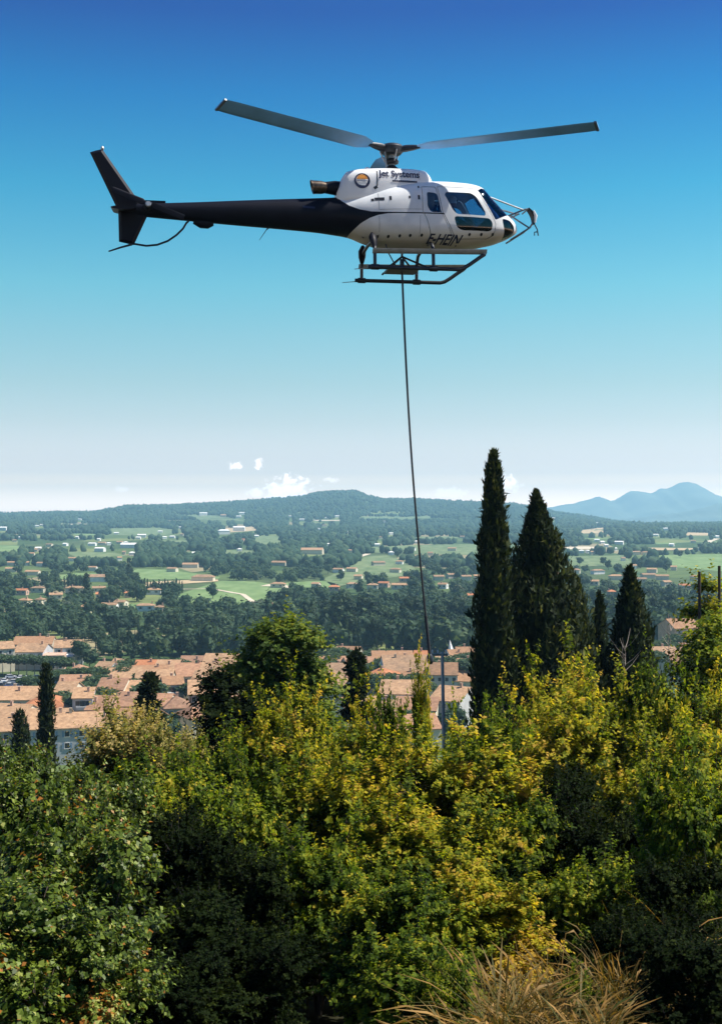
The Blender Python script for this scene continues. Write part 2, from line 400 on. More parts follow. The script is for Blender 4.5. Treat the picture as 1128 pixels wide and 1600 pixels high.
def boolean(o, cutter, op):
    md = o.modifiers.new('b', 'BOOLEAN'); md.operation = op; md.object = cutter; md.solver = 'EXACT'
    dg = bpy.context.evaluated_depsgraph_get(); dg.update()
    me = bpy.data.meshes.new_from_object(o.evaluated_get(dg)); o.modifiers.clear(); o.data = me
    return o
def copy_tmp(o):
    c = o.copy(); c.data = o.data.copy(); COL.objects.link(c); return c
def rounded(poly, r, n=5):
    out = []; k = len(poly)
    for i in range(k):
        p = Vector(poly[i]); a = Vector(poly[i - 1]) - p; b = Vector(poly[(i + 1) % k]) - p
        t = min(r, a.length * .45, b.length * .45); p0 = p + a.normalized() * t; p1 = p + b.normalized() * t
        for j in range(n + 1):
            s_ = j / n; q = p0 * (1 - s_) ** 2 + p * 2 * s_ * (1 - s_) + p1 * s_ ** 2; out.append((q.x, q.y))
    return out
def grow(poly, d):
    c = sum((Vector(p) for p in poly), Vector((0, 0))) / len(poly); n = len(poly); out = []
    area = sum(poly[i][0] * poly[(i + 1) % n][1] - poly[(i + 1) % n][0] * poly[i][1] for i in range(n)); sg = 1 if area > 0 else -1
    for i in range(n):
        p = Vector(poly[i]); e0 = (p - Vector(poly[i - 1])).normalized(); e1 = (Vector(poly[(i + 1) % n]) - p).normalized()
        n0 = Vector((e0.y, -e0.x)) * sg; n1 = Vector((e1.y, -e1.x)) * sg; m = (n0 + n1); m = m / max(0.3, m.dot(n0))
        q = p + m * d; out.append((q.x, q.y))
    return out
def cutter(poly, y0, y1):
    o = tmp_obj('cutter', *(lambda b: (b.v, b.f))(MB().prism(poly, y0, y1))); return o

P_FWIN = rounded([(1.247, 2.005), (1.90, 2.015), (2.03, 1.93), (2.275, 1.52), (2.265, 1.43), (1.50, 1.43), (1.39, 1.55), (1.20, 1.93)], 0.09)
P_LOW = rounded([(1.43, 1.375), (2.38, 1.375), (2.47, 1.27), (2.45, 1.09), (2.36, 1.045), (1.64, 1.03), (1.50, 1.10)], 0.09)
P_RWIN = rounded([(0.745, 1.99), (0.985, 1.965), (1.155, 1.50), (1.12, 1.455), (0.83, 1.455), (0.745, 1.61)], 0.07)
P_CHIN = rounded([(2.745, 1.415), (3.00, 1.405), (3.15, 1.27), (3.15, 1.12), (2.95, 0.945), (2.85, 0.955)], 0.07)
P_WIND = [(2.10, 2.11), (2.22, 2.20), (2.50, 2.215), (2.75, 2.2), (3.4, 1.75), (3.12, 1.62), (3.0, 1.575), (2.575, 1.365), (2.54, 1.37)]
P_DOOR = rounded([(1.03, 2.16), (1.985, 2.16), (2.14, 1.98), (2.44, 1.48), (2.56, 1.25), (2.52, 0.98), (2.36, 0.90), (1.52, 0.84), (1.42, 0.95), (1.13, 1.50), (1.06, 1.9)], 0.05)
P_RDOOR = rounded([(0.625, 2.14), (0.985, 2.14), (1.015, 1.9), (1.085, 1.50), (1.37, 0.95), (1.40, 0.83), (0.87, 0.82), (0.75, 1.23), (0.625, 1.48)], 0.04)

body = shell(0.0, 0.035)
pane_shell = shell(0.008, 0.016)
G = 0.016
doors = []
for side in (-1, 1):
    ys = (-2, -0.45) if side < 0 else (0.45, 2)
    for poly, nm in ((P_DOOR, 'cabin_door'), (P_RDOOR, 'sliding_door')):
        c0 = cutter(grow(poly, G * 0.5), *ys); c1 = cutter(grow(poly, -G * 0.5), *ys)
        d = copy_tmp(body); boolean(d, c1, 'INTERSECT'); boolean(body, c0, 'DIFFERENCE'); d.name = nm; doors.append((d, side, nm))
        bpy.data.objects.remove(c0); bpy.data.objects.remove(c1)
panes = []
for poly, nm, dn in ((P_FWIN, 'door_window', 'cabin_door'), (P_LOW, 'lower_window', 'cabin_door'), (P_RWIN, 'rear_window', 'sliding_door')):
    for d, side, n2 in doors:
        if n2 != dn: continue
        ys = (-2, -0.3) if side < 0 else (0.3, 2)
        c = cutter(poly, *ys); boolean(d, c, 'DIFFERENCE')
        p = copy_tmp(pane_shell); boolean(p, c, 'INTERSECT'); p.name = nm; panes.append((p, d)); bpy.data.objects.remove(c)
for poly, nm, sides in ((P_CHIN, 'chin_window', ((-2, -.16), (.16, 2))), (P_WIND, 'windshield', ((-2, 2),))):
    for ys in sides:
        c = cutter(poly, *ys); boolean(body, c, 'DIFFERENCE'); p = copy_tmp(pane_shell); boolean(p, c, 'INTERSECT'); p.name = nm; panes.append((p, body)); bpy.data.objects.remove(c)
bpy.data.objects.remove(pane_shell)

# white fuselage paint with the black sweep running forward from the tail (boundary given as two curves over x)
def heli_paint():
    m, nt, b = mat_new('fuselage_paint')
    tc = N(nt, 'ShaderNodeTexCoord'); sx = N(nt, 'ShaderNodeSeparateXYZ'); nt.links.new(tc.outputs['Object'], sx.inputs[0])
    mr = N(nt, 'ShaderNodeMapRange'); mr.inputs[1].default_value = -1.6; mr.inputs[2].default_value = 1.4; nt.links.new(sx.outputs['X'], mr.inputs[0])
    def curve(pts):
        fc = N(nt, 'ShaderNodeFloatCurve'); cv = fc.mapping.curves[0]
        P = [((x + 1.6) / 3.0, (z - 0.6) / 1.8) for x, z in pts]
        while len(cv.points) < len(P): cv.points.new(0.5, 0.5)
        for q, (a, c) in zip(cv.points, P): q.location = (a, c); q.handle_type = 'VECTOR'
        fc.mapping.update(); nt.links.new(mr.outputs[0], fc.inputs['Value'])
        r = N(nt, 'ShaderNodeMapRange', clamp=False); r.inputs[3].default_value = 0.6; r.inputs[4].default_value = 2.4
        nt.links.new(fc.outputs[0], r.inputs[0]); return r.outputs[0]
    up = curve([(-1.6, 2.05), (-1.45, 1.90), (-1.38, 1.78), (-1.2, 1.63), (-0.95, 1.52), (-0.67, 1.455), (-0.35, 1.437), (0.0, 1.434), (1.17, 1.445), (1.20, 1.40), (1.4, 1.40)])
    lo = curve([(-1.6, 0.6), (-1.36, 0.78), (-1.12, 1.0), (-0.915, 1.17), (-0.7, 1.29), (-0.5, 1.36), (-0.25, 1.40), (0.0, 1.405), (1.16, 1.413), (1.20, 1.42), (1.4, 1.42)])
    a = N(nt, 'ShaderNodeMath', operation='LESS_THAN'); nt.links.new(sx.outputs['Z'], a.inputs[0]); nt.links.new(up, a.inputs[1])
    c = N(nt, 'ShaderNodeMath', operation='GREATER_THAN'); nt.links.new(sx.outputs['Z'], c.inputs[0]); nt.links.new(lo, c.inputs[1])
    k = N(nt, 'ShaderNodeMath', operation='MULTIPLY'); nt.links.new(a.outputs[0], k.inputs[0]); nt.links.new(c.outputs[0], k.inputs[1])
    nz = N(nt, 'ShaderNodeTexNoise'); nz.inputs['Scale'].default_value = 2.2; nz.inputs['Detail'].default_value = 6; nt.links.new(tc.outputs['Object'], nz.inputs['Vector'])
    wr = ramp(nt, [(0.3, (0.54, 0.57, 0.59)), (0.65, (0.68, 0.70, 0.71))], nz.outputs['Fac'])
    # yellow grime low on the belly, with its shade and reflected light painted in
    g0 = N(nt, 'ShaderNodeMapRange'); g0.inputs[1].default_value = 1.15; g0.inputs[2].default_value = 0.75; nt.links.new(sx.outputs['Z'], g0.inputs[0])
    g1 = N(nt, 'ShaderNodeMath', operation='MULTIPLY'); nt.links.new(g0.outputs[0], g1.inputs[0]); nt.links.new(nz.outputs['Fac'], g1.inputs[1])
    gm = N(nt, 'ShaderNodeMix', data_type='RGBA'); nt.links.new(g1.outputs[0], gm.inputs['Factor']); nt.links.new(wr.outputs[0], gm.inputs['A']); gm.inputs['B'].default_value = rgb(0.30, 0.28, 0.16)
    mx = N(nt, 'ShaderNodeMix', data_type='RGBA'); nt.links.new(k.outputs[0], mx.inputs['Factor']); nt.links.new(gm.outputs['Result'], mx.inputs['A'])
    mx.inputs['B'].default_value = rgb(0.004, 0.005, 0.011)
    nt.links.new(mx.outputs['Result'], b.inputs['Base Color']); b.inputs['Roughness'].default_value = 0.38; sm_ = N(nt, 'ShaderNodeMapRange'); sm_.inputs[3].default_value = 0.3; sm_.inputs[4].default_value = 0.12; nt.links.new(k.outputs[0], sm_.inputs[0]); nt.links.new(sm_.outputs[0], b.inputs['Specular IOR Level'])
    return m
M['paint'] = heli_paint()

def finish(o, name, mat, parent):
    o.name = name; o.data.name = name; o.data.materials.clear(); o.data.materials.append(mat); smooth(o.data, 40); o.parent = parent
finish(body, 'fuselage', M['paint'], heli)
for d, side, nm in doors: finish(d, nm, M['paint'], heli)
for p, d in panes: finish(p, p.name.split('.')[0], M['dark_glass'] if p.name.startswith(('lower', 'chin')) else M['glass'], d)

v_, f_ = loft(np.linspace(-6.5, -1.395, 44), FUS, fus_n, nseg=40)
boom = link_mesh('tail_boom', pmesh('tail_boom', v_, f_), M['black_paint'], heli); smooth(boom.data, 50)

# engine and gearbox cowling
COWL = [(-1.47, 2.06, 1.70, 0.30, 1.9), (-1.42, 2.22, 1.70, 0.36, 1.9), (-1.32, 2.44, 1.70, 0.44, 1.9), (-1.20, 2.585, 1.70, 0.50, 1.95), (-0.87, 2.66, 1.70, 0.55, 2.0),
        (-0.20, 2.705, 1.70, 0.575, 2.0), (0.47, 2.715, 1.70, 0.56, 2.0), (0.78, 2.685, 1.70, 0.53, 2.0), (0.90, 2.60, 1.70, 0.49, 2.0), (0.99, 2.45, 1.70, 0.44, 2.0), (1.04, 2.30, 1.70, 0.40, 2.0)]
cx = np.concatenate([np.linspace(-1.47, -1.2, 9), np.linspace(-1.1, 0.7, 25), np.linspace(0.76, 1.04, 10)])
v_, f_ = loft(cx, COWL, (3.6, 3.6), nseg=56)
cowl = link_mesh('engine_cowling', pmesh('engine_cowling', v_, f_), M['white_metal'], heli); smooth(cowl.data, 50)
cowl_bvh = BVHTree.FromPolygons([Vector(p) for p in v_], f_)
vf, ff = loft(XS_CAB, FUS, fus_n); fus_bvh = BVHTree.FromPolygons([Vector(p) for p in vf], ff)
vb, fb = loft(np.linspace(-6.5, -1.395, 44), FUS, fus_n, nseg=40); boom_bvh = BVHTree.FromPolygons([Vector(p) for p in vb], fb)
def skin(bvh, x, z, off=0.006):
    h = bvh.ray_cast(Vector((x, -4, z)), Vector((0, 1, 0)))
    return (h[0].y if h[0] else -0.5) - off
def onto(bvh, pts, off=0.006): return [(x, skin(bvh, x, z, off), z) for x, z in pts]

# writing and badge on the right side
def writing(name, body_, x0, z0, height, width, bvh, mat, parent, shear=0.0, bold=0.0):
    cu = bpy.data.curves.new('text', 'FONT'); cu.body = body_; cu.size = 1.0; cu.shear = shear; cu.offset = bold; cu.resolution_u = 4
    o = bpy.data.objects.new('text', cu); COL.objects.link(o)
    dg = bpy.context.evaluated_depsgraph_get(); dg.update(); me = bpy.data.meshes.new_from_object(o.evaluated_get(dg))
    bpy.data.objects.remove(o)
    bm = bmesh.new(); bm.from_mesh(me); bmesh.ops.triangulate(bm, faces=bm.faces)
    for k in range(1, 8):
        bmesh.ops.bisect_plane(bm, geom=bm.verts[:] + bm.edges[:] + bm.faces[:], plane_co=(0, -0.25 + 0.14 * k, 0), plane_no=(0, 1, 0))
    xs = [q.co.x for q in bm.verts]; ys = [q.co.y for q in bm.verts]; x_0, x_1, y_0, y_1 = min(xs), max(xs), min(ys), max(ys)
    for q in bm.verts:
        X = x0 + (q.co.x - x_0) / (x_1 - x_0) * width; Z = z0 + (q.co.y - y_0) / (y_1 - y_0) * height
        q.co = Vector((X, skin(bvh, X, Z, 0.012), Z))
    bm.to_mesh(me); bm.free(); me.name = name
    return link_mesh(name, me, mat, parent)
writing('lettering', 'Jet Systems', -0.44, 2.345, 0.25, 1.06, cowl_bvh, M['navy'], cowl, bold=0.022)
b_ = MB()
for i in range(13):                       # the small line under it is too small to read: a run of short dark marks
    x = -0.09 + i * 0.05; b_.add(onto(cowl_bvh, [(x, 2.275), (x + 0.043, 2.275), (x + 0.043, 2.325), (x, 2.325)], 0.010), [(0, 1, 2, 3)])
tag(b_.build('small_lettering', M['navy'], cowl), kind='stuff')
writing('registration', 'F-HEIN', 0.78, 0.735, 0.19, 0.92, fus_bvh, M['navy'], body, shear=0.35, bold=0.02)
def disc(cx_, cz_, r, bvh, a0=0, a1=2 * PI, off=0.008, n=28):
    return onto(bvh, [(cx_ + r * math.cos(a0 + (a1 - a0) * i / n), cz_ + r * math.sin(a0 + (a1 - a0) * i / n)) for i in range(n + (0 if a1 - a0 > 6 else 1))], off)
b_ = MB(); p_ = disc(-0.86, 2.28, 0.20, cowl_bvh); b_.add(p_, [tuple(range(len(p_)))]); badge = b_.build('round_badge', M['navy'], cowl)
b_ = MB(); p_ = disc(-0.86, 2.30, 0.145, cowl_bvh, 0.15, PI - 0.15, 0.013, 14); b_.add(p_, [tuple(range(len(p_)))]); b_.build('badge_sun', M['orange'], badge)
b_ = MB()
for i in range(7):
    x = -1.0 + i * 0.042; b_.add(onto(cowl_bvh, [(x, 2.262), (x + .03, 2.262), (x + .03, 2.288), (x, 2.288)], 0.016), [(0, 1, 2, 3)])
for i in range(6):
    x = -0.96 + i * 0.036; b_.add(onto(cowl_bvh, [(x, 2.205), (x + .026, 2.205), (x + .026, 2.225), (x, 2.225)], 0.016), [(0, 1, 2, 3)])
tag(b_.build('badge_marks', M['paleprint'], badge), kind='stuff')

# panel lines, latches and vents on the near side
def strip(bvh, pts, w, off=0.005):
    b = MB()
    for (x0, z0), (x1, z1) in zip(pts[:-1], pts[1:]):
        n_ = 6; d = Vector((x1 - x0, z1 - z0)).normalized(); p = Vector((-d.y, d.x)) * w / 2
        for i in range(n_):
            a = (x0 + (x1 - x0) * i / n_, z0 + (z1 - z0) * i / n_); c = (x0 + (x1 - x0) * (i + 1) / n_, z0 + (z1 - z0) * (i + 1) / n_)
            b.add(onto(bvh, [(a[0] - p.x, a[1] - p.y), (c[0] - p.x, c[1] - p.y), (c[0] + p.x, c[1] + p.y), (a[0] + p.x, a[1] + p.y)], off), [(0, 1, 2, 3)])
    return b
strip(cowl_bvh, [(-0.475, 2.62), (-0.475, 2.16)], 0.028).build('cowling_seam', M['dark_metal'], cowl)
strip(cowl_bvh, [(-0.475, 2.14), (-0.56, 2.09)], 0.07).build('cowling_latch', M['dark_metal'], cowl)
for pts_ in ([(-0.47, 2.02), (-0.47, 1.50)], [(-0.47, 1.50), (0.60, 1.52)], [(0.56, 1.36), (0.56, 0.86)], [(-0.47, 1.33), (-0.44, 0.80)]): strip(fus_bvh, pts_, 0.010).build('panel_seam', M['grey_metal'], body)
strip(cowl_bvh, [(0.62, 2.60), (0.62, 2.36)], 0.010).build('cowling_seam', M['grey_metal'], cowl)
for x, z in ((-0.834, 0.848), (-0.475, 0.844), (-0.213, 0.837), (0.067, 0.847), (0.33, 0.856), (0.62, 0.867), (1.859, 0.926), (2.178, 0.945), (2.497, 0.975)):
    b_ = MB(); p_ = disc(x, z + 0.02, 0.034, fus_bvh, n=10); b_.add(p_, [tuple(range(len(p_)))]); b_.build('drain_port', M['dark_metal'], body)
for x, z, w, h in ((-0.45, 1.78, 0.24, 0.085), (-0.18, 1.80, 0.06, 0.11), (0.30, 1.83, 0.045, 0.07), (0.535, 1.83, 0.055, 0.12), (-0.62, 1.76, 0.07, 0.07)):
    b_ = MB(); b_.add(onto(fus_bvh, [(x - w / 2, z - h / 2), (x + w / 2, z - h / 2), (x + w / 2, z + h / 2), (x - w / 2, z + h / 2)]), [(0, 1, 2, 3)]); b_.build('side_vent', M['dark_metal'], body)
strip(boom_bvh, [(-2.35, 1.60), (-2.05, 1.575)], 0.05, 0.01).build('boom_marking', M['navy'], boom)

# mast, swashplate and rotor head
b_ = MB().lathe([(0.20, 2.66), (0.22, 2.74), (0.13, 2.80), (0.10, 2.84)], 20); b_.build('mast_base', M['dark_metal'], heli, True)
b_ = MB().lathe([(0.075, 2.70), (0.075, 3.24)], 16); mast = b_.build('rotor_mast', M['grey_metal'], heli, True)
b_ = MB().lathe([(0.10, 2.88), (0.17, 2.90), (0.185, 2.95), (0.15, 3.0), (0.09, 3.03)], 20); b_.build('swashplate', M['dark_metal'], heli, True)
for k in range(3):
    a = R(20 + 120 * k + 25); MB().tube([(0.17 * math.cos(a), 0.17 * math.sin(a), 2.94), (0.30 * math.cos(a), 0.30 * math.sin(a), 3.2)], 0.02, 8).build('pitch_link', M['light_metal'], heli, True)
MB().tube([(-0.16, -0.12, 2.72), (-0.20, -0.14, 3.16)], 0.022, 8).build('scissor_link', M['grey_metal'], heli, True)
PITCH_SIGN = -1
hub = MB().lathe([(0.10, 3.12), (0.24, 3.14), (0.31, 3.22), (0.315, 3.30), (0.27, 3.36), (0.20, 3.385), (0.0001, 3.39)], 28).build('rotor_hub', M['dark_metal'], heli, True)
# three main blades, world azimuths 20, 140, 260 deg towards the camera -> local frame turned by the 9 deg of yaw
def blade_mesh(root, tip, chord, thick, twist):
    b = MB(); n = 14; k = 14; vs = []
    for i in range(k):
        t = i / (k - 1); x = root + (tip - root) * t; c = chord * (0.55 if t < 0.001 else 1.0 if t < 0.985 else 0.93); tw = twist * (1 - t) + R(3)
        for j in range(n):
            a = 2 * PI * j / n; u = math.cos(a) * 0.5; w = math.sin(a) * 0.5 * thick * (0.6 + 0.8 * max(0, -u + 0.2)) ; u = u * c
            vs.append((x, u * math.cos(tw) - w * math.sin(tw), u * math.sin(tw) + w * math.cos(tw)))
    fs = [(i * n + j, i * n + (j + 1) % n, (i + 1) * n + (j + 1) % n, (i + 1) * n + j) for i in range(k - 1) for j in range(n)] + [tuple(range(n - 1, -1, -1)), tuple((k - 1) * n + j for j in range(n))]
    return b.add(vs, fs)
for az, pitch in ((20, 15), (140, -17), (260, 0)):
    a = R(-az - 9)
    rot = Matrix.Rotation(a, 4, 'Z') @ Matrix.Rotation(R(-0.6), 4, 'Y')
    sl = MB().tube([(0.20, 0, 3.24), (0.42, 0, 3.25), (0.62, 0, 3.25), (0.80, 0, 3.25)], [0.09, 0.105, 0.085, 0.05], 12, 0.8).build('blade_sleeve', M['dark_metal'], heli, True)
    sl.matrix_local = rot
    bl = blade_mesh(0.75, 5.345, 0.46, 0.045, R(4)).build('rotor_blade', M['blade'], heli, True, 60); bl.matrix_local = rot @ Matrix.Translation((0, 0, 3.25)) @ Matrix.Rotation(R(pitch * PITCH_SIGN), 4, 'X')
    tp = MB().box((5.30, 0, 0), (0.06, 0.43, 0.045), Matrix.Rotation(R(3), 3, 'X')).build('tip_cap', M['blade_tip'], bl)

# exhaust
MB().tube([(-1.20, -0.10, 2.14), (-1.52, -0.14, 2.17), (-1.80, -0.18, 2.16)], [0.20, 0.18, 0.14], 16).build('exhaust_elbow', M['black_paint'], heli, True, 60)
ex = MB()
ring = []
n = 22
for x0, r_, lean in ((-1.72, 0.135, 0), (-1.86, 0.165, 0.01), (-2.05, 0.17, 0.03), (-2.10, 0.178, 0.035), (-2.085, 0.155, 0.035), (-1.9, 0.14, 0.02)):
    ring += [(x0 - lean * math.sin(2 * PI * j / n) * 1.3, -0.18 + r_ * math.cos(2 * PI * j / n), 2.16 + r_ * math.sin(2 * PI * j / n)) for j in range(n)]
ex.add(ring, [(i * n + j, i * n + (j + 1) % n, (i + 1) * n + (j + 1) % n, (i + 1) * n + j) for i in range(5) for j in range(n)])
ex.build('exhaust_pipe', M['exhaust'], heli, True, 60)

# tail surfaces
def fin(poly, t, name, mat=M['black_paint']):
    """closed thick plate with thinned edges; poly in (x, z)"""
    inner = grow(poly, -0.07); n = len(poly); v = [(x, 0, z) for x, z in poly] + [(x, -t / 2, z) for x, z in inner] + [(x, t / 2, z) for x, z in inner]
    f = [(i, (i + 1) % n, n + (i + 1) % n, n + i) for i in range(n)] + [((i + 1) % n, i, 2 * n + i, 2 * n + (i + 1) % n) for i in range(n)] + [tuple(n + i for i in range(n)), tuple(2 * n + n - 1 - i for i in range(n))]
    return MB().add(v, f).build(name, mat, heli)
ufin = fin([(-7.636, 2.844), (-7.50, 2.895), (-7.33, 2.937), (-6.40, 1.62), (-6.45, 1.38), (-6.93, 1.38)], 0.15, 'upper_fin')
lfin = fin([(-6.945, 1.46), (-6.925, 0.64), (-6.56, 0.565), (-6.22, 1.32), (-6.35, 1.5)], 0.14, 'lower_fin')
MB().lathe([(0.03, 2.92), (0.045, 2.96), (0.03, 3.0), (0.001, 3.02)], 10, (-7.33, 0, 0)).build('tail_light', M['light_metal'], ufin, True)
b_ = MB(); st = []
for y in (-0.8, -0.4, 0, 0.4, 0.8):
    ch = 0.60 if abs(y) < .7 else 0.56
    st += [(-7.10 + ch * (0.5 + 0.5 * math.cos(2 * PI * j / 14)), y, 1.44 + 0.16 * y + 0.045 * math.sin(2 * PI * j / 14)) for j in range(14)]
b_.add(st, [(i * 14 + j, i * 14 + (j + 1) % 14, (i + 1) * 14 + (j + 1) % 14, (i + 1) * 14 + j) for i in range(4) for j in range(14)] + [tuple(range(13, -1, -1)), tuple(56 + j for j in range(14))])
b_.build('tailplane', M['black_paint'], heli, True, 50)
MB().tube([(-6.20, 0, 1.52), (-6.20, -0.20, 1.52), (-6.20, -0.36, 1.52)], [0.13, 0.12, 0.055], 14).build('tail_gearbox', M['dark_metal'], heli, True)
MB().box((-6.05, 0, 1.655), (0.55, 0.14, 0.07)).build('drive_fairing', M['black_paint'], heli)
th = MB().tube([(-6.20, -0.34, 1.52), (-6.20, -0.44, 1.52)], [0.07, 0.06], 12).build('tail_rotor_hub', M['light_metal'], heli, True)
for k in range(2):
    tb = blade_mesh(0.08, 0.93, 0.16, 0.03, R(4)).build('tail_rotor_blade', M['black_paint'], heli, True, 60)
    ang = R(160 + 180 * k)
    ca, sa = math.cos(ang), math.sin(ang)
    tb.matrix_local = Matrix(((ca, -sa, 0, -6.20), (0, 0, -1, -0.40), (sa, ca, 0, 1.52), (0, 0, 0, 1)))
pts = [(-5.20, 0, 1.22)] + [(-5.24 - 0.02 * i, 0, 1.2 - 0.035 * i) for i in range(1, 6)] + [(-5.50, 0, 0.86), (-5.72, 0, 0.70), (-5.98, 0, 0.595), (-6.25, 0, 0.56), (-6.56, 0, 0.60)]
MB().tube(pts, 0.026, 8).build('tail_guard', M['dark_metal'], heli, True)
MB().tube([(-6.60, 0, 0.585), (-6.88, 0, 0.50), (-7.18, 0, 0.39)], [0.028, 0.024, 0.018], 8).build('tail_skid', M['dark_metal'], heli, True)
MB().tube([(-5.08, 0, 1.21), (-4.9, 0, 1.165), (-4.72, 0, 1.16), (-4.58, 0, 1.18)], [0.05, 0.10, 0.10, 0.05], 12, 1.2).build('boom_fairing', M['black_paint'], heli, True)
MB().tube([(-3.18, 0, 1.13), (-3.24, 0, 1.07), (-3.42, 0, 0.80)], [0.03, 0.012, 0.006], 6).build('whip_antenna', M['dark_metal'], heli)
MB().lathe([(0.08, 2.69), (0.06, 2.73), (0.02, 2.755)], 14, (-0.66, -0.1, 0)).build('beacon', M['white_metal'], heli, True)

# landing gear
def skid(y, z):
    b = MB().tube([(-0.80, y, z), (-0.72, y, z), (1.52, y, z), (1.64, y, z + 0.03), (1.80, y, z + 0.13), (2.08, y * .99, z + 0.33), (2.2, y * .97, z + 0.41)], 0.05, 12)
    o = b.build('skid', M['dark_metal'], heli, True, 60)
    MB().add([(-0.80, y - .03, z - .04), (-1.14, y - .025, z - .075), (-1.14, y + .025, z - .075), (-0.80, y + .03, z - .04),
              (-0.80, y - .03, z - .028), (-1.14, y - .025, z - .067), (-1.14, y + .025, z - .067), (-0.80, y + .03, z - .028)],
             [(0, 1, 2, 3), (7, 6, 5, 4), (0, 4, 5, 1), (1, 5, 6, 2), (2, 6, 7, 3), (3, 7, 4, 0)]).build('spring_strip', M['grey_metal'], o)
    for x in (-0.62, 0.87): MB().tube([(x - 0.10, y, z), (x + 0.10, y, z)], 0.072, 12).build('strut_clamp', M['dark_metal'], o, True)
    return o
skid(-1.06, 0.0); skid(1.06, 0.05)
for x in (-0.62, 0.87):
    arch = [(x, -1.06, 0.03), (x, -1.05, 0.30), (x, -1.0, 0.52), (x, -0.86, 0.66), (x, -0.6, 0.74), (x, 0, 0.76), (x, 0.6, 0.74), (x, 0.86, 0.70), (x, 1.0, 0.55), (x, 1.05, 0.32), (x, 1.06, 0.05)]
    MB().tube(arch, 0.045, 10).build('cross_tube', M['dark_metal'], heli, True, 60)
for s_ in (-1, 1):
    MB().tube([(-0.62, s_ * 1.0, 0.50), (-0.63, s_ * 0.93, 0.64), (-0.64, s_ * 0.84, 0.78), (-0.64, s_ * 0.74, 0.90)], [0.06, 0.11, 0.12, 0.05], 12, 0.8).build('strut_fairing', M['black_paint'], heli, True)
    z0 = 0.42 if s_ < 0 else 0.46
    MB().tube([(-0.69, s_ * 1.12, z0 - 0.03), (0.8, s_ * 1.12, z0), (2.24, s_ * 1.08, z0 + 0.04)], 0.02, 8, 4).build('step_board', M['light_metal'], heli, True)
    MB().tube([(2.24, s_ * 1.08, z0 + 0.04), (2.16, s_ * 1.05, 0.40), (2.02, s_ * 1.05, 0.31)], 0.028, 8).build('step_brace', M['light_metal'], heli, True)
MB().tube([(1.0, -0.3, 0.66), (1.05, -0.3, 0.58)], [0.05, 0.03], 8).build('belly_antenna', M['dark_metal'], heli)
cf = MB()
for dx, dy in ((-0.42, -0.45), (0.52, -0.45), (-0.42, 0.45), (0.52, 0.45)):
    cf.tube([(0.27, 0, 0.50), (0.27 + dx, dy * 1.3, 0.13)], 0.026, 8)
cf.tube([(0.27, 0, 0.72), (0.27, 0, 0.46)], 0.03, 8)
cf.build('cargo_frame', M['dark_metal'], heli, True)
MB().box((0.25, 0, 0.125), (0.80, 0.7, 0.05)).box((0.27, 0, 0.28), (0.10, 0.10, 0.30)).build('cargo_hook', M['dark_metal'], heli)
MB().tube([(-0.25, -0.5, 0.70), (-0.22, -0.6, 0.5), (-0.1, -0.62, 0.28), (0.0, -0.55, 0.15)], 0.016, 6).build('hook_cable', M['dark_metal'], heli, True)

# load mirror and its frame on the nose
mr_ = MB()
for a_, c_ in (((2.47, -0.40, 2.04), (3.42, -0.30, 1.76)), ((2.47, 0.40, 2.04), (3.42, 0.2, 1.76)), ((2.98, -0.28, 1.57), (3.48, -0.3, 1.78)), ((3.0, 0.2, 1.55), (3.46, 0.2, 1.78)),
               ((3.10, -0.22, 0.98), (3.60, -0.30, 1.30)), ((3.10, 0.2, 0.98), (3.60, 0.2, 1.30)), ((3.06, -0.26, 1.62), (3.58, -0.30, 1.30)), ((3.42, -0.30, 1.76), (3.56, -0.30, 1.79)), ((3.60, -0.30, 1.30), (3.70, -0.30, 1.46))):
    mr_.tube([a_, c_], 0.022, 8)
mr_.tube([(3.56, -0.34, 1.79), (3.56, 0.24, 1.79)], 0.02, 8).tube([(3.62, -0.34, 1.32), (3.62, 0.24, 1.32)], 0.02, 8)
mf = mr_.build('mirror_frame', M['grey_metal'], heli, True)
b_ = MB(); vs = []
for i in range(9):
    t = i / 8; x = 3.55 + 0.15 * t + 0.05 * math.sin(PI * t); z = 1.80 - 0.42 * t
    vs += [(x, -0.36, z), (x, -0.12, z), (x + 0.07 * math.sin(PI * t) + .015, -0.12, z + .015), (x + 0.07 * math.sin(PI * t) + .015, -0.36, z + .015)]
b_.add(vs, [(i * 4 + j, i * 4 + (j + 1) % 4, i * 4 + 4 + (j + 1) % 4, i * 4 + 4 + j) for i in range(8) for j in range(4)] + [(3, 2, 1, 0), (32, 33, 34, 35)])
mirror = b_.build('load_mirror', M['black_paint'], heli, True, 50)
MB().tube([(3.68, -0.38, 1.74), (3.745, -0.38, 1.60), (3.72, -0.38, 1.42)], [0.02, 0.045, 0.02], 8).build('mirror_rim', M['white_metal'], mirror, True)
MB().tube([(3.70, -0.30, 1.45), (3.80, -0.30, 1.27), (3.83, -0.30, 1.10)], 0.016, 6).tube([(3.81, -0.30, 1.2), (3.73, -0.30, 1.19), (3.73, -0.30, 1.10)], 0.016, 6).build('wire_hook', M['dark_metal'], heli)
MB().tube([(2.44, 0, 2.20), (2.60, 0, 2.02), (2.80, 0, 1.815), (3.0, 0, 1.625)], 0.03, 8, 1.6).build('windshield_post', M['white_metal'], heli, True)

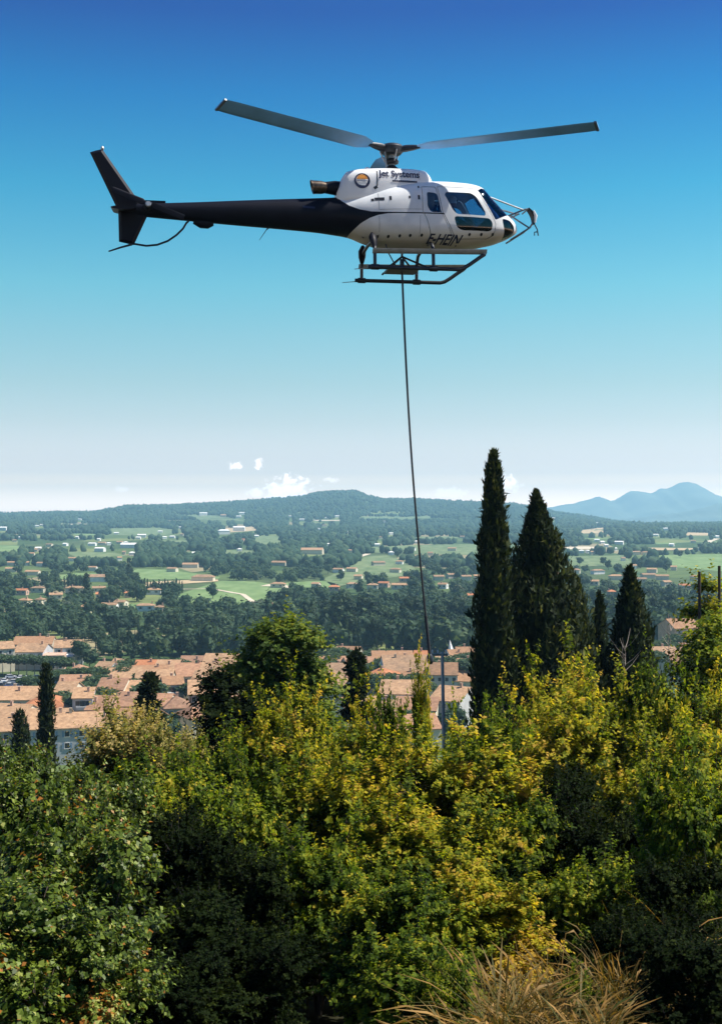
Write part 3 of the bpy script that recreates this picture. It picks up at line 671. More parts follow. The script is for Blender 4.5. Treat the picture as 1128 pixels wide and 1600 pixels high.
# cabin: floor, bulkhead, instrument panel, seats
MB().box((1.35, 0, 0.90), (1.5, 0.9, 0.03)).build('cabin_floor', M['cabin'], heli)
MB().box((2.0, 0, 1.08), (0.9, 0.22, 0.42)).build('centre_console', M['cabin'], heli)
MB().box((0.55, 0, 1.5), (0.03, 1.5, 1.3)).build('rear_bulkhead', M['cabin'], heli)
MB().prism([(2.35, 0.95), (2.62, 1.0), (2.66, 1.40), (2.40, 1.46), (2.30, 1.36)], -0.5, 0.5).build('instrument_panel', M['cabin'], heli)
def seat(x, y):
    b = MB().box((x, y, 1.10), (0.48, 0.44, 0.12)).box((x, y, 0.96), (0.40, 0.40, 0.17)).box((x - 0.26, y, 1.45), (0.10, 0.42, 0.70), Matrix.Rotation(R(-8), 3, 'Y')).box((x - 0.31, y, 1.86), (0.08, 0.24, 0.18))
    return b.build('seat', M['cabin'], heli)
for x, y in ((1.52, -0.38), (1.52, 0.38), (0.85, -0.4), (0.85, 0.4)): seat(x, y)
MB().tube([(2.05, -0.38, 0.9), (2.0, -0.38, 1.1), (1.94, -0.36, 1.28)], 0.016, 8).build('cyclic_stick', M['dark_metal'], heli)

# the pilot: one skinned body, head with face and helmet
def skin_figure(name, pts, edges, rad, mat, parent, sub=2):
    me = bpy.data.meshes.new(name); me.from_pydata(pts, edges, []); o = bpy.data.objects.new(name, me); COL.objects.link(o)
    sk = o.modifiers.new('s', 'SKIN'); me.skin_vertices.new() if not me.skin_vertices else None
    for d, r_ in zip(me.skin_vertices[0].data, rad): d.radius = (r_, r_) if not hasattr(r_, '__len__') else r_
    me.skin_vertices[0].data[0].use_root = True
    ss = o.modifiers.new('u', 'SUBSURF'); ss.levels = sub; ss.render_levels = sub
    dg = bpy.context.evaluated_depsgraph_get(); dg.update(); m2 = bpy.data.meshes.new_from_object(o.evaluated_get(dg)); o.modifiers.clear(); o.data = m2
    m2.name = name; m2.materials.clear(); m2.materials.append(mat); smooth(m2); o.parent = parent; return o
pilot = empty('person', heli.matrix_basis @ Vector((1.50, -0.38, 1.17)) if False else (0, 0, 0))
pilot.location = Vector((0.795, 32.0, HZ)) + Matrix.Rotation(R(9), 3, 'Z') @ Vector((1.52, -0.38, 1.17)); pilot.rotation_euler = (0, 0, R(9))
tag(pilot, 'pilot in dark clothing and pale helmet sitting inside the helicopter behind the door window', 'person')
P = [(0, 0, 0.08), (-0.04, 0, 0.26), (-0.06, 0, 0.44), (-0.04, 0, 0.53), (0.0, 0, 0.60),
     (-0.05, 0.18, 0.46), (0.06, 0.24, 0.24), (0.28, 0.16, 0.12), (0.38, 0.10, 0.10),
     (-0.05, -0.18, 0.46), (0.04, -0.24, 0.22), (0.26, -0.16, 0.14), (0.40, -0.02, 0.13),
     (0.05, 0.10, 0.07), (0.42, 0.12, 0.10), (0.56, 0.12, -0.26), (0.68, 0.12, -0.28),
     (0.05, -0.10, 0.07), (0.42, -0.12, 0.10), (0.56, -0.12, -0.26), (0.68, -0.12, -0.28)]
E_ = [(0, 1), (1, 2), (2, 3), (3, 4), (2, 5), (5, 6), (6, 7), (7, 8), (2, 9), (9, 10), (10, 11), (11, 12), (0, 13), (13, 14), (14, 15), (15, 16), (0, 17), (17, 18), (18, 19), (19, 20)]
rad = [.14, .14, .15, .06, .055, .07, .052, .042, .03, .07, .052, .042, .03, .09, .07, .05, .04, .09, .07, .05, .04]
pb = skin_figure('body', P, E_, rad, M['cloth'], pilot)
hd = MB().lathe([(0.001, -0.13), (0.05, -0.12), (0.075, -0.06), (0.085, 0.0), (0.082, 0.06), (0.055, 0.11), (0.001, 0.125)], 16, (0.02, 0, 0.70)).add([(0.10, -0.015, 0.69), (0.10, 0.015, 0.69), (0.13, 0, 0.665), (0.095, 0, 0.72)], [(0, 1, 2), (0, 2, 3), (1, 3, 2)])
head = hd.build('head', M['skin'], pilot, True)
he = MB().lathe([(0.112, -0.06), (0.118, 0.0), (0.112, 0.06), (0.08, 0.115), (0.03, 0.14), (0.001, 0.143)], 18, (0.0, 0, 0.715)); he.build('helmet', M['helmet'], head, True)
MB().tube([(0.09, -0.06, 0.715), (0.115, 0, 0.715), (0.09, 0.06, 0.715)], 0.035, 8).build('visor', M['dark_metal'], head, True)

# ------------------------------------------------------------------ the long line with its hook
hw = Matrix.Translation(heli.location) @ Matrix.Rotation(R(9), 4, 'Z')
top = hw @ Vector((0.27, 0, 0.14)); end = at(671, 1022, 32.0)
pts = []
for i in range(15):
    t = i / 14; p = top.lerp(end, t); p.x += -0.10 * math.sin(PI * t) ; pts.append(p)
line = empty('long_line', top); tag(line, 'long dark rope hanging straight down from the flying helicopter', 'rope')
MB().tube([p - top for p in pts], 0.027, 8).build('rope', M['rope'], line, True)
d_ = (pts[-1] - pts[-2]).normalized()
MB().tube([pts[-1] - top - d_ * 1.0, pts[-1] - top], 0.042, 10).build('rope_sleeve', M['rope'], line, True)
MB().tube([pts[-1] - top, pts[-1] - top + d_ * 0.06, pts[-1] - top + d_ * 0.2, pts[-1] - top + d_ * 0.26], [0.05, 0.085, 0.085, 0.04], 12).build('hook_weight', M['dark_metal'], line, True)

# ------------------------------------------------------------------ haze and clouds
hz = MB().box((0, 7000, 180.0), (16000, 14600, 368)).build('haze', None); tag(hz, kind='stuff')
hm = bpy.data.materials.new('valley_haze'); hm.use_nodes = True; hm.node_tree.nodes.clear()
ho = hm.node_tree.nodes.new('ShaderNodeOutputMaterial'); hv = hm.node_tree.nodes.new('ShaderNodeVolumePrincipled')
hv.inputs['Color'].default_value = (0.41, 0.75, 1.0, 1); hv.inputs['Density'].default_value = 1.2e-4; hv.inputs['Anisotropy'].default_value = 0.2
hm.node_tree.links.new(hv.outputs[0], ho.inputs['Volume']); hz.data.materials.append(hm)

def ico(sub):
    bm = bmesh.new(); bmesh.ops.create_icosphere(bm, subdivisions=sub, radius=1.0)
    v = np.array([q.co[:] for q in bm.verts]); f = np.array([[w.index for w in q.verts] for q in bm.faces]); bm.free(); return v, f
ICO1, ICO2, ICO3 = ico(1), ico(2), ico(3)
# ------------------------------------------------------------------ fields, tracks
def field_mat(name, a, b_, scale=0.5):
    m, nt, b = mat_new(name); g = N(nt, 'ShaderNodeNewGeometry')
    mp = N(nt, 'ShaderNodeMapping'); mp.inputs['Rotation'].default_value = (0, 0, 0.5); mp.inputs['Scale'].default_value = (1, .25, 1); nt.links.new(g.outputs['Position'], mp.inputs[0])
    nz = N(nt, 'ShaderNodeTexNoise'); nz.inputs['Scale'].default_value = 0.09; nz.inputs['Detail'].default_value = 8; nt.links.new(mp.outputs[0], nz.inputs['Vector'])
    rp = ramp(nt, [(0.35, a), (0.65, b_)], nz.outputs['Fac']); nt.links.new(rp.outputs[0], b.inputs['Base Color']); b.inputs['Roughness'].default_value = 1; b.inputs['Specular IOR Level'].default_value = 0.05
    return m
M['meadow'] = field_mat('meadow', (0.12, 0.185, 0.07), (0.18, 0.25, 0.105))
M['vineyard'] = field_mat('vineyard', (0.10, 0.145, 0.065), (0.17, 0.21, 0.105))
M['stubble'] = field_mat('stubble', (0.36, 0.27, 0.16), (0.46, 0.36, 0.22))
M['track'] = field_mat('track', (0.46, 0.39, 0.29), (0.55, 0.48, 0.37))
FIELDS_PX = []
def field(name, pts, mat, block=True):
    v = []; n = len(pts); c = (sum(p[0] for p in pts) / n, sum(p[1] for p in pts) / n)
    rings = [[c]] + [[(c[0] + (p[0] - c[0]) * t, c[1] + (p[1] - c[1]) * t) for p in dens] for t in (.5, 1.0) for dens in [[(pts[i][0] + (pts[(i + 1) % n][0] - pts[i][0]) * s_, pts[i][1] + (pts[(i + 1) % n][1] - pts[i][1]) * s_) for i in range(n) for s_ in (0, .34, .67)]]]
    for r_ in rings: v += [ground_hit(*p) + Vector((0, 0, 0.35)) for p in r_]
    k = 3 * n; f = [(0, 1 + i, 1 + (i + 1) % k) for i in range(k)] + [(1 + i, 1 + k + i, 1 + k + (i + 1) % k, 1 + (i + 1) % k) for i in range(k)]
    o = link_mesh(name, pmesh(name, v, f), mat); tag(o, kind='structure')
    if block: FIELDS_PX.append(np.array(pts))
    return o
field('meadow', [(265, 936), (290, 926), (345, 908), (395, 909), (445, 916), (470, 922), (445, 936), (395, 946), (300, 948)], M['meadow'])
field('meadow', [(200, 894), (215, 890), (262, 891), (345, 902), (340, 906), (205, 906)], M['meadow'])
field('meadow', [(92, 900), (120, 896), (160, 897), (152, 906), (92, 906)], M['meadow'])
field('vineyard', [(505, 905), (540, 890), (572, 870), (605, 868), (640, 880), (655, 896), (600, 905), (520, 918)], M['vineyard'])
field('vineyard', [(560, 856), (650, 852), (752, 850), (760, 868), (660, 866), (580, 864)], M['vineyard'])
field('meadow', [(1030, 868), (1128, 866), (1160, 870), (1160, 896), (1036, 886)], M['meadow'])
field('meadow', [(872, 870), (975, 868), (990, 884), (890, 886)], M['vineyard'])
field('field', [(222, 911), (270, 908), (340, 905), (342, 909), (226, 917)], M['stubble'])
field('meadow', [(-10, 852), (30, 853), (32, 863), (-10, 862)], M['meadow'])
field('vineyard', [(398, 838), (436, 837), (442, 851), (400, 851)], M['vineyard'])
field('meadow', [(430, 912), (505, 908), (530, 914), (520, 920), (450, 918)], M['meadow'])
field('meadow', [(200, 945), (242, 942), (244, 950), (206, 952)], M['meadow'])
field('field', [(160, 826), (250, 825), (290, 830), (250, 838), (175, 836)], M['vineyard'])
field('field', [(345, 826), (395, 823), (402, 829), (350, 833)], M['stubble'])
field('field', [(560, 807), (640, 808), (705, 806), (650, 812), (570, 812)], M['vineyard'])
field('field', [(255, 804), (345, 806), (385, 815), (300, 812)], M['vineyard'])
field('field', [(905, 829), (945, 824), (945, 833), (908, 834)], M['stubble'])
field('field', [(1070, 832), (1108, 833), (1108, 837), (1072, 837)], M['stubble'])
field('field', [(1010, 856), (1085, 857), (1085, 860), (1010, 860)], M['stubble'])
field('meadow', [(100, 862), (180, 864), (200, 870), (120, 872)], M['vineyard'])
rf = random.Random(91)
for i in range(34):
    px = rf.uniform(0, 1128); py = rf.uniform(np.interp(px, RIDGE_X, RIDGE_Y) + 14, 872); w = rf.uniform(25, 75); hh = rf.uniform(2.0, 5.5) * (py - 780) / 70
    if any(abs(px - f[:, 0].mean()) < w * .6 + np.ptp(f[:, 0]) * .5 and abs(py - f[:, 1].mean()) < hh + np.ptp(f[:, 1]) * .5 for f in FIELDS_PX): continue
    field('field', [(px - w / 2, py - hh * rf.uniform(0, .5)), (px + w * rf.uniform(-.1, .2), py - hh / 2), (px + w / 2, py - hh * rf.uniform(0, .4)), (px + w * .45, py + hh * .4), (px - w * rf.uniform(.1, .4), py + hh * .5)], rf.choice([M['vineyard'], M['meadow'], M['vineyard'], M['stubble'], M['track']]))
def track(pts, w):
    p = []
    for (a, b_) in zip(pts[:-1], pts[1:]):
        for i in range(6): p.append((a[0] + (b_[0] - a[0]) * i / 6, a[1] + (b_[1] - a[1]) * i / 6))
    p.append(pts[-1]); q = [ground_hit(*c) + Vector((0, 0, 0.6)) for c in p]; v = []
    for i, c in enumerate(q):
        d = (q[min(i + 1, len(q) - 1)] - q[max(i - 1, 0)]); n_ = Vector((-d.y, d.x, 0)).normalized() * w / 2; v += [c + n_, c - n_]
    f = [(2 * i, 2 * i + 1, 2 * i + 3, 2 * i + 2) for i in range(len(q) - 1)]
    tag(link_mesh('dirt_track', pmesh('dirt_track', v, f), M['track']), kind='structure')
track([(540, 880), (556, 872), (575, 866)], 9); track([(415, 917), (432, 913), (450, 920)], 9); track([(1095, 854), (1108, 846), (1120, 842)], 12)
track([(270, 922), (330, 921), (380, 930), (400, 945)], 4)

# ------------------------------------------------------------------ houses
def stucco(name, col, var=0.10): return simple(name, col, 0.9, var=var, scale=0.6, spec=0.1)
M['w_cream'] = stucco('cream_render', (0.58, 0.52, 0.40)); M['w_white'] = stucco('white_render', (0.72, 0.70, 0.66)); M['w_grey'] = stucco('grey_render', (0.42, 0.42, 0.42))
M['w_pink'] = stucco('pink_render', (0.50, 0.33, 0.24)); M['w_stone'] = stucco('stone_wall', (0.40, 0.34, 0.26), 0.25)
def tiles(name, c0, c1):
    m, nt, b = mat_new(name); tc = N(nt, 'ShaderNodeTexCoord')
    wv = N(nt, 'ShaderNodeTexWave', wave_type='BANDS', bands_direction='X'); wv.inputs['Scale'].default_value = 1.3; wv.inputs['Distortion'].default_value = 0.4
    nt.links.new(tc.outputs['Object'], wv.inputs['Vector'])
    nz = N(nt, 'ShaderNodeTexNoise'); nz.inputs['Scale'].default_value = 0.9; nz.inputs['Detail'].default_value = 9; nz.inputs['Roughness'].default_value = 0.75; nt.links.new(tc.outputs['Object'], nz.inputs['Vector'])
    oi = N(nt, 'ShaderNodeObjectInfo'); n2 = N(nt, 'ShaderNodeTexNoise'); n2.inputs['Scale'].default_value = 0.22; n2.inputs['Detail'].default_value = 4; nt.links.new(tc.outputs['Object'], n2.inputs['Vector'])
    av = N(nt, 'ShaderNodeMath', operation='MULTIPLY_ADD'); av.inputs[1].default_value = 0.5; nt.links.new(oi.outputs['Random'], av.inputs[0]); nt.links.new(n2.outputs['Fac'], av.inputs[2])
    rm = ramp(nt, [(0.35, (0.70, 0.72, 0.74)), (0.95, (1.22, 1.15, 1.06))], av.outputs[0])
    rp = ramp(nt, [(0.32, c0), (0.68, c1)], nz.outputs['Fac']); mm = N(nt, 'ShaderNodeMix', data_type='RGBA', blend_type='MULTIPLY'); mm.inputs['Factor'].default_value = 1.0
    nt.links.new(rp.outputs[0], mm.inputs['A']); nt.links.new(rm.outputs[0], mm.inputs['B']); nt.links.new(mm.outputs['Result'], b.inputs['Base Color'])
    bp = N(nt, 'ShaderNodeBump'); bp.inputs['Strength'].default_value = 0.5; bp.inputs['Distance'].default_value = 0.08; nt.links.new(wv.outputs['Fac'], bp.inputs['Height']); nt.links.new(bp.outputs[0], b.inputs['Normal'])
    b.inputs['Roughness'].default_value = 0.9; b.inputs['Specular IOR Level'].default_value = 0.1; return m
M['r_tan'] = tiles('tan_roof_tiles', (0.21, 0.13, 0.08), (0.42, 0.28, 0.175)); M['r_pink'] = tiles('pink_roof_tiles', (0.20, 0.11, 0.07), (0.38, 0.23, 0.15))
M['r_orange'] = tiles('orange_roof_tiles', (0.34, 0.135, 0.065), (0.46, 0.21, 0.11)); M['r_brown'] = tiles('brown_roof_tiles', (0.17, 0.10, 0.06), (0.33, 0.20, 0.12))
M['shutter_blue'] = simple('blue_shutters', (0.16, 0.24, 0.34), 0.6); M['shutter_grey'] = simple('grey_shutters', (0.30, 0.31, 0.30), 0.6); M['shutter_brown'] = simple('brown_shutters', (0.20, 0.11, 0.06), 0.6)
M['pane'] = simple('window_pane', (0.02, 0.025, 0.035), 0.15); M['awning'] = simple('white_awning', (0.75, 0.75, 0.73), 0.8, var=0.05)

WINME = {}
def win_meshes(sh):
    if sh not in WINME:
        f = MB().box((-.60, 0, 0), (.08, .10, 1.4)).box((.60, 0, 0), (.08, .10, 1.4)).box((0, 0, .70), (1.28, .10, .08)).box((0, -.04, -.72), (1.4, .18, .08)).mesh('window')
        f.materials.append(M['w_white'])
        p = MB().box((0, .01, 0), (1.14, .04, 1.34)).mesh('pane'); p.materials.append(M['pane'])
        s_ = MB().box((0, -.03, 0), (.55, .05, 1.42)).mesh('shutter'); s_.materials.append(M[sh]); WINME[sh] = (f, p, s_)
    return WINME[sh]

def add_window(root, x, z, y, rz, sh, parts=True):
    f, p, s_ = win_meshes(sh)
    o = link_mesh('window', f, None, root); o.location = (x, y, z); o.rotation_euler = (0, 0, rz)
    link_mesh('pane', p, None, o)
    if parts:
        for sx in (-.93, .93): link_mesh('shutter', s_, None, o, (sx, 0, 0))

def house(pos, w, d, h, rz, roof, wall, label, typ='gable', nwin=3, floors=2, sh='shutter_grey', group=None, chim=True, name='house', extra=None):
    """a house: front towards local -Y; ridge along local X"""
    root = empty(name, pos, rz); tag(root, label, 'house', group)
    rise = 0.19 * d; e = 0.45; base = -4.0
    if typ == 'gable':
        wv = MB().prism([(-d / 2, base), (d / 2, base), (d / 2, h), (0, h + rise), (-d / 2, h)], -w / 2, w / 2)
        wv.v = [(y, x, z) for x, y, z in wv.v]
    else: wv = MB().box((0, 0, (h + base) / 2), (w, d, h - base))
    wv.build('wall', M[wall], root)
    rb = MB(); t = 0.22; k = rise / (d / 2)
    if typ == 'gable':
        pr = [(-d / 2 - e, h - e * k), (0, h + rise), (d / 2 + e, h - e * k), (d / 2 + e, h - e * k + t), (0, h + rise + t), (-d / 2 - e, h - e * k + t)]
        rb.prism(pr, -w / 2 - .3, w / 2 + .3); rb.v = [(y, x, z + .02) for x, y, z in rb.v]
    elif typ == 'hip':
        a = w / 2 + e; b_ = d / 2 + e; r_ = max(0.2, w / 2 - d * 0.42); z0 = h - e * k + .03
        vs = [(-a, -b_, z0), (a, -b_, z0), (a, b_, z0), (-a, b_, z0), (-a, -b_, z0 + t), (a, -b_, z0 + t), (a, b_, z0 + t), (-a, b_, z0 + t), (-r_, 0, h + rise + t), (r_, 0, h + rise + t)]
        rb.add(vs, [(3, 2, 1, 0), (0, 1, 5, 4), (1, 2, 6, 5), (2, 3, 7, 6), (3, 0, 4, 7), (4, 5, 9, 8), (6, 7, 8, 9), (5, 6, 9), (7, 4, 8)])
    elif typ == 'shed':
        pr = [(-d / 2 - e, h - .1), (d / 2 + e, h + rise * 1.2), (d / 2 + e, h + rise * 1.2 + t), (-d / 2 - e, h - .1 + t)]
        rb.prism(pr, -w / 2 - .3, w / 2 + .3); rb.v = [(y, x, z + .02) for x, y, z in rb.v]
    else:
        rb.box((0, 0, h + .12), (w + .3, d + .3, .24))
    ro = rb.build('roof', M[roof], root)
    if chim:
        r_ = random.Random(int(w * 100 + pos[1]))
        for i in range(1 if w < 14 else 2):
            cx_ = r_.uniform(-.38, .38) * w; cy_ = r_.uniform(-.25, .2) * d; zt = h + rise * (1 - abs(cy_) / (d / 2))
            ch = MB().box((cx_, cy_, zt + .5), (.7, .55, 1.7)).box((cx_, cy_, zt + 1.42), (.85, .7, .14)).build('chimney', M['w_stone' if i else 'w_pink'], ro)
    if nwin:
        for fl in range(floors):
            z = h - 1.4 - 2.9 * fl
            for i in range(nwin):
                x = (i + .5 - nwin / 2) * (w / nwin); add_window(root, x, z, -d / 2 - .06, 0, sh, parts=w / nwin > 3.0)
        add_window(root, w / 2 + .06, h - 1.4, 0, PI / 2, sh, parts=d > 6)
    if extra == 'awning':
        MB().add([(-w * .4, -d / 2 - .05, h - 2.6), (w * .4, -d / 2 - .05, h - 2.6), (w * .4, -d / 2 - 2.6, h - 3.4), (-w * .4, -d / 2 - 2.6, h - 3.4), (-w * .4, -d / 2 - .05, h - 2.5), (w * .4, -d / 2 - .05, h - 2.5), (w * .4, -d / 2 - 2.6, h - 3.3), (-w * .4, -d / 2 - 2.6, h - 3.3)],
                 [(3, 2, 1, 0), (4, 5, 6, 7), (0, 1, 5, 4), (1, 2, 6, 5), (2, 3, 7, 6), (3, 0, 4, 7)]).build('awning', M['awning'], root)
    if extra == 'loggia':
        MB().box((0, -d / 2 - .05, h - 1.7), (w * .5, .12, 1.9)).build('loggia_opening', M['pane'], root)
        MB().box((0, -d / 2 - .5, h - 2.75), (w * .62, 1.0, .9)).build('balcony', M[wall], root)
    return root

# village: (left px, right px, eave px, eave height, turn deg, depth, roof, wall, roof type, windows, floors, shutters, label)
V = [
 (18, 80, 1007, 6, 4, 11, 'r_brown', 'w_stone', 'gable', 4, 1, 'shutter_grey', 'long brown-roofed building highest at the left edge of the village', None),
 (-18, 13, 1014, 9, 28, 9, 'r_tan', 'w_cream', 'gable', 2, 2, 'shutter_grey', 'tall cream house cut off by the left picture border behind the plane trees', None),
 (22, 70, 1019, 7, -3, 11, 'r_tan', 'w_grey', 'gable', 4, 2, 'shutter_brown', 'tan-roofed house with a white awning along its front above the plane trees', 'awning'),
 (80, 126, 1012, 7, 12, 10, 'r_tan', 'w_white', 'gable', 3, 2, 'shutter_grey', 'modern white gabled house with broad white awnings below the forest', 'awning'),
 (64, 98, 1025, 6, 8, 8, 'w_pink', 'w_pink', 'flat', 3, 2, 'shutter_brown', 'flat-topped pink-brown block with dark windows above the plane trees', None),
 (104, 133, 1051, 4, -6, 9, 'r_pink', 'w_cream', 'hip', 2, 1, 'shutter_grey', 'low pink roof behind the row of plane trees', None),
 (150, 176, 1036, 7, -14, 9, 'r_tan', 'w_grey', 'gable', 2, 2, 'shutter_blue', 'tan-roofed house with a shaded blue-grey front in front of the forest', None),
 (174, 194, 1031, 6, -10, 9, 'r_tan', 'w_cream', 'gable', 2, 1, 'shutter_grey', 'small tan-roofed annexe joined to the house with the blue-grey front', None),
 (209, 243, 1033, 7, 2, 9, 'r_orange', 'w_white', 'gable', 3, 2, 'shutter_blue', 'house with orange-pink roof and shaded white front at the upper middle of the village', None),
 (242, 279, 1036, 7, -5, 11, 'r_tan', 'w_pink', 'gable', 3, 2, 'shutter_grey', 'wide tan roof just right of the orange-pink one', None),
 (314, 370, 1040, 9, -4, 20, 'r_tan', 'w_cream', 'gable', 4, 2, 'shutter_grey', 'very big plain tan roof left of the large broadleaf tree', None),
 (268, 318, 1046, 8, 6, 14, 'r_pink', 'w_cream', 'gable', 4, 1, 'shutter_grey', 'broad pinkish roof below the row of dark forest trees', None),
 (206, 266, 1058, 8, 4, 14, 'r_tan', 'w_cream', 'gable', 4, 1, 'shutter_grey', 'broad sandy roof above the dark pine', None),
 (300, 352, 1057, 7, -6, 13, 'r_tan', 'w_stone', 'gable', 3, 1, 'shutter_brown', 'tan roof in front of the very big plain one', None),
 (249, 282, 1059, 9, 14, 8, 'r_brown', 'w_white', 'gable', 2, 2, 'shutter_brown', 'house with a dark loggia and sunlit cream front beside the dark pine', 'loggia'),
 (288, 340, 1079, 8, 8, 13, 'r_tan', 'w_stone', 'gable', 3, 2, 'shutter_brown', 'stone house with broad light roof right of the sunlit cream front', None),
 (176, 214, 1076, 7, 6, 11, 'r_tan', 'w_grey', 'gable', 3, 2, 'shutter_blue', 'tan-roofed house with blue-shaded front left of the dark pine', None),
 (152, 196, 1072, 8, -4, 11, 'r_pink', 'w_cream', 'gable', 3, 1, 'shutter_grey', 'pinkish roof in the middle of the left village half', None),
 (82, 114, 1082, 8, -3, 13, 'r_tan', 'w_cream', 'gable', 2, 1, 'shutter_grey', 'pale tan roof directly behind the grey house with balcony', None),
 (-20, 66, 1088, 7, 2, 12, 'r_tan', 'w_cream', 'gable', 6, 1, 'shutter_grey', 'long pale tan roof running in from the left below the car park', None),
 (110, 142, 1085, 10, 6, 9, 'r_tan', 'w_grey', 'gable', 2, 3, 'shutter_blue', 'tall grey house with a dark loggia and balcony right of the orange hipped roof', 'loggia'),
 (29, 103, 1101, 7, 3, 12, 'r_orange', 'w_white', 'hip', 4, 2, 'shutter_blue', 'white house with bright orange hipped roof behind the thin left cypress', None),
 (138, 172, 1104, 7, -8, 12, 'r_pink', 'w_pink', 'gable', 3, 1, 'shutter_brown', 'pink-walled house half hidden behind the pale dry shrub', None),
 (168, 212, 1098, 7, 10, 12, 'r_pink', 'w_cream', 'gable', 3, 1, 'shutter_grey', 'pink roof just left of the foot of the dark pine', None),
 (37, 152, 1132, 9, 14, 11, 'r_tan', 'w_grey', 'gable', 5, 2, 'shutter_blue', 'long front house with tan roof and blue-shaded wall in the left foreground of the village', None),
 (-24, 22, 1137, 7, 16, 10, 'r_tan', 'w_stone', 'gable', 3, 1, 'shutter_grey', 'low house cut off by the left border below the long pale roof', None),
 (250, 292, 1101, 6, 12, 10, 'r_pink', 'w_stone', 'hip', 2, 1, 'shutter_grey', 'low pink roof under the stone house with broad light roof', None),
 (281, 312, 1118, 6, 28, 10, 'r_pink', 'w_cream', 'hip', 2, 1, 'shutter_grey', 'round-looking pink roof nearest the big broadleaf tree', None),
 (498, 540, 1028, 6, 3, 10, 'r_pink', 'w_cream', 'gable', 3, 1, 'shutter_grey', 'pinkish roof right of the top of the big broadleaf tree', None),
 (510, 548, 1043, 7, -8, 12, 'r_tan', 'w_cream', 'gable', 3, 1, 'shutter_grey', 'tan roof behind the small dark conifer', None),
 (580, 646, 1023, 6, 2, 13, 'r_brown', 'w_stone', 'gable', 5, 1, 'shutter_grey', 'long brown roof along the foot of the forest left of the rope', None),
 (648, 670, 1016, 6, -10, 8, 'r_orange', 'w_white', 'gable', 2, 1, 'shutter_grey', 'little bright orange roof beside the rope at the forest edge', None),
 (596, 672, 1039, 8, 5, 18, 'r_tan', 'w_white', 'gable', 5, 2, 'shutter_blue', 'large tan-roofed building with a long shaded front behind the rope end', None),
 (572, 620, 1048, 8, -20, 10, 'r_orange', 'w_white', 'hip', 3, 2, 'shutter_blue', 'house with orange roof and white front left of the rope end', None),
 (672, 718, 1044, 8, -4, 13, 'r_brown', 'w_grey', 'gable', 4, 2, 'shutter_blue', 'brown-roofed building with blue-shaded front behind the utility pole', None),
 (700, 728, 1017, 7, 10, 10, 'r_brown', 'w_white', 'gable', 2, 2, 'shutter_grey', 'white-fronted house beside the tall cypress just right of the white spire', None),
 (716, 748, 1034, 7, -12, 11, 'r_pink', 'w_cream', 'gable', 2, 1, 'shutter_grey', 'pink-roofed house against the left edge of the tall cypress', None),
 (548, 604, 1072, 7, 14, 12, 'r_tan', 'w_grey', 'gable', 4, 1, 'shutter_brown', 'pale roof right beside the small dark conifer', None),
 (596, 670, 1079, 8, -6, 13, 'r_tan', 'w_white', 'gable', 3, 2, 'shutter_grey', 'long tan roof with a sunlit white front above the yellow shrub', None),
 (688, 742, 1090, 8, -28, 13, 'r_tan', 'w_grey', 'gable', 3, 2, 'shutter_grey', 'gabled tan house right of the utility pole by the foot of the tall cypress', None),
 (578, 616, 1112, 7, 10, 12, 'r_tan', 'w_cream', 'gable', 2, 1, 'shutter_grey', 'tan roof low in the gap left of the yellow shrub', None),
 (584, 612, 1146, 6, 6, 9, 'r_pink', 'w_stone', 'gable', 2, 1, 'shutter_grey', 'nearest pink tiled roof showing through the shrubs', None),
 (1000, 1062, 1020, 7, 4, 12, 'r_tan', 'w_cream', 'gable', 4, 1, 'shutter_grey', 'long tan roof right of the dark broad cypress', None),
 (1028, 1080, 1012, 6, -8, 11, 'r_pink', 'w_stone', 'gable', 3, 1, 'shutter_grey', 'pink roof just below the tall brown house', None),
 (1046, 1092, 976, 12, 10, 14, 'r_brown', 'w_pink', 'gable', 3, 3, 'shutter_grey', 'tall brown house standing among trees near the right border', None),
 (1014, 1050, 968, 5, 3, 12, 'r_orange', 'w_cream', 'gable', 3, 1, 'shutter_grey', 'orange roof among the trees left of the tall brown house', None),
 (944, 962, 972, 5, 0, 9, 'r_pink', 'w_cream', 'gable', 2, 1, 'shutter_grey', 'small pink roof left of the dark broad cypress', None),
 (908, 926, 970, 5, 8, 9, 'r_tan', 'w_white', 'gable', 2, 1, 'shutter_grey', 'small tan roof right of the broad cypress pair', None),
 (1088, 1130, 1016, 7, -6, 12, 'r_tan', 'w_cream', 'gable', 3, 1, 'shutter_grey', 'tan roof behind the right-hand wooden posts', None),
]
HOUSE_PX = []
def side_of(px):
    for lim, w in ((90, 'at the left border'), (200, 'above the car park'), (330, 'above the wide tan roofs'), (520, 'behind the big broadleaf tree'), (640, 'left of the rope'), (745, 'between the rope and the tallest cypress'), (930, 'behind the broad cypress pair'), (1040, 'behind the dark broad cypress')):
        if px < lim: return w
    return 'by the right border'
for (x0, x1, pe, h, rot, d, rf, wl, ty, nw, fl, sh, lab, ex) in V:
    pe += 0 if x1 < 135 and pe < 1056 else 11 if pe < 1060 and x1 < 900 else 6
    Y = (ZC - h) * F / (pe - 800); w = (x1 - x0) / F * Y * 0.96
    d *= 1.25; c = at((x0 + x1) / 2, pe, Y); house((c.x, Y + d / 2, 0), w, d, h, R(rot), rf, wl, lab, ty, nw, fl, sh, extra=ex)
    HOUSE_PX.append(((x0 + x1) / 2, (x1 - x0) / 2, Y))
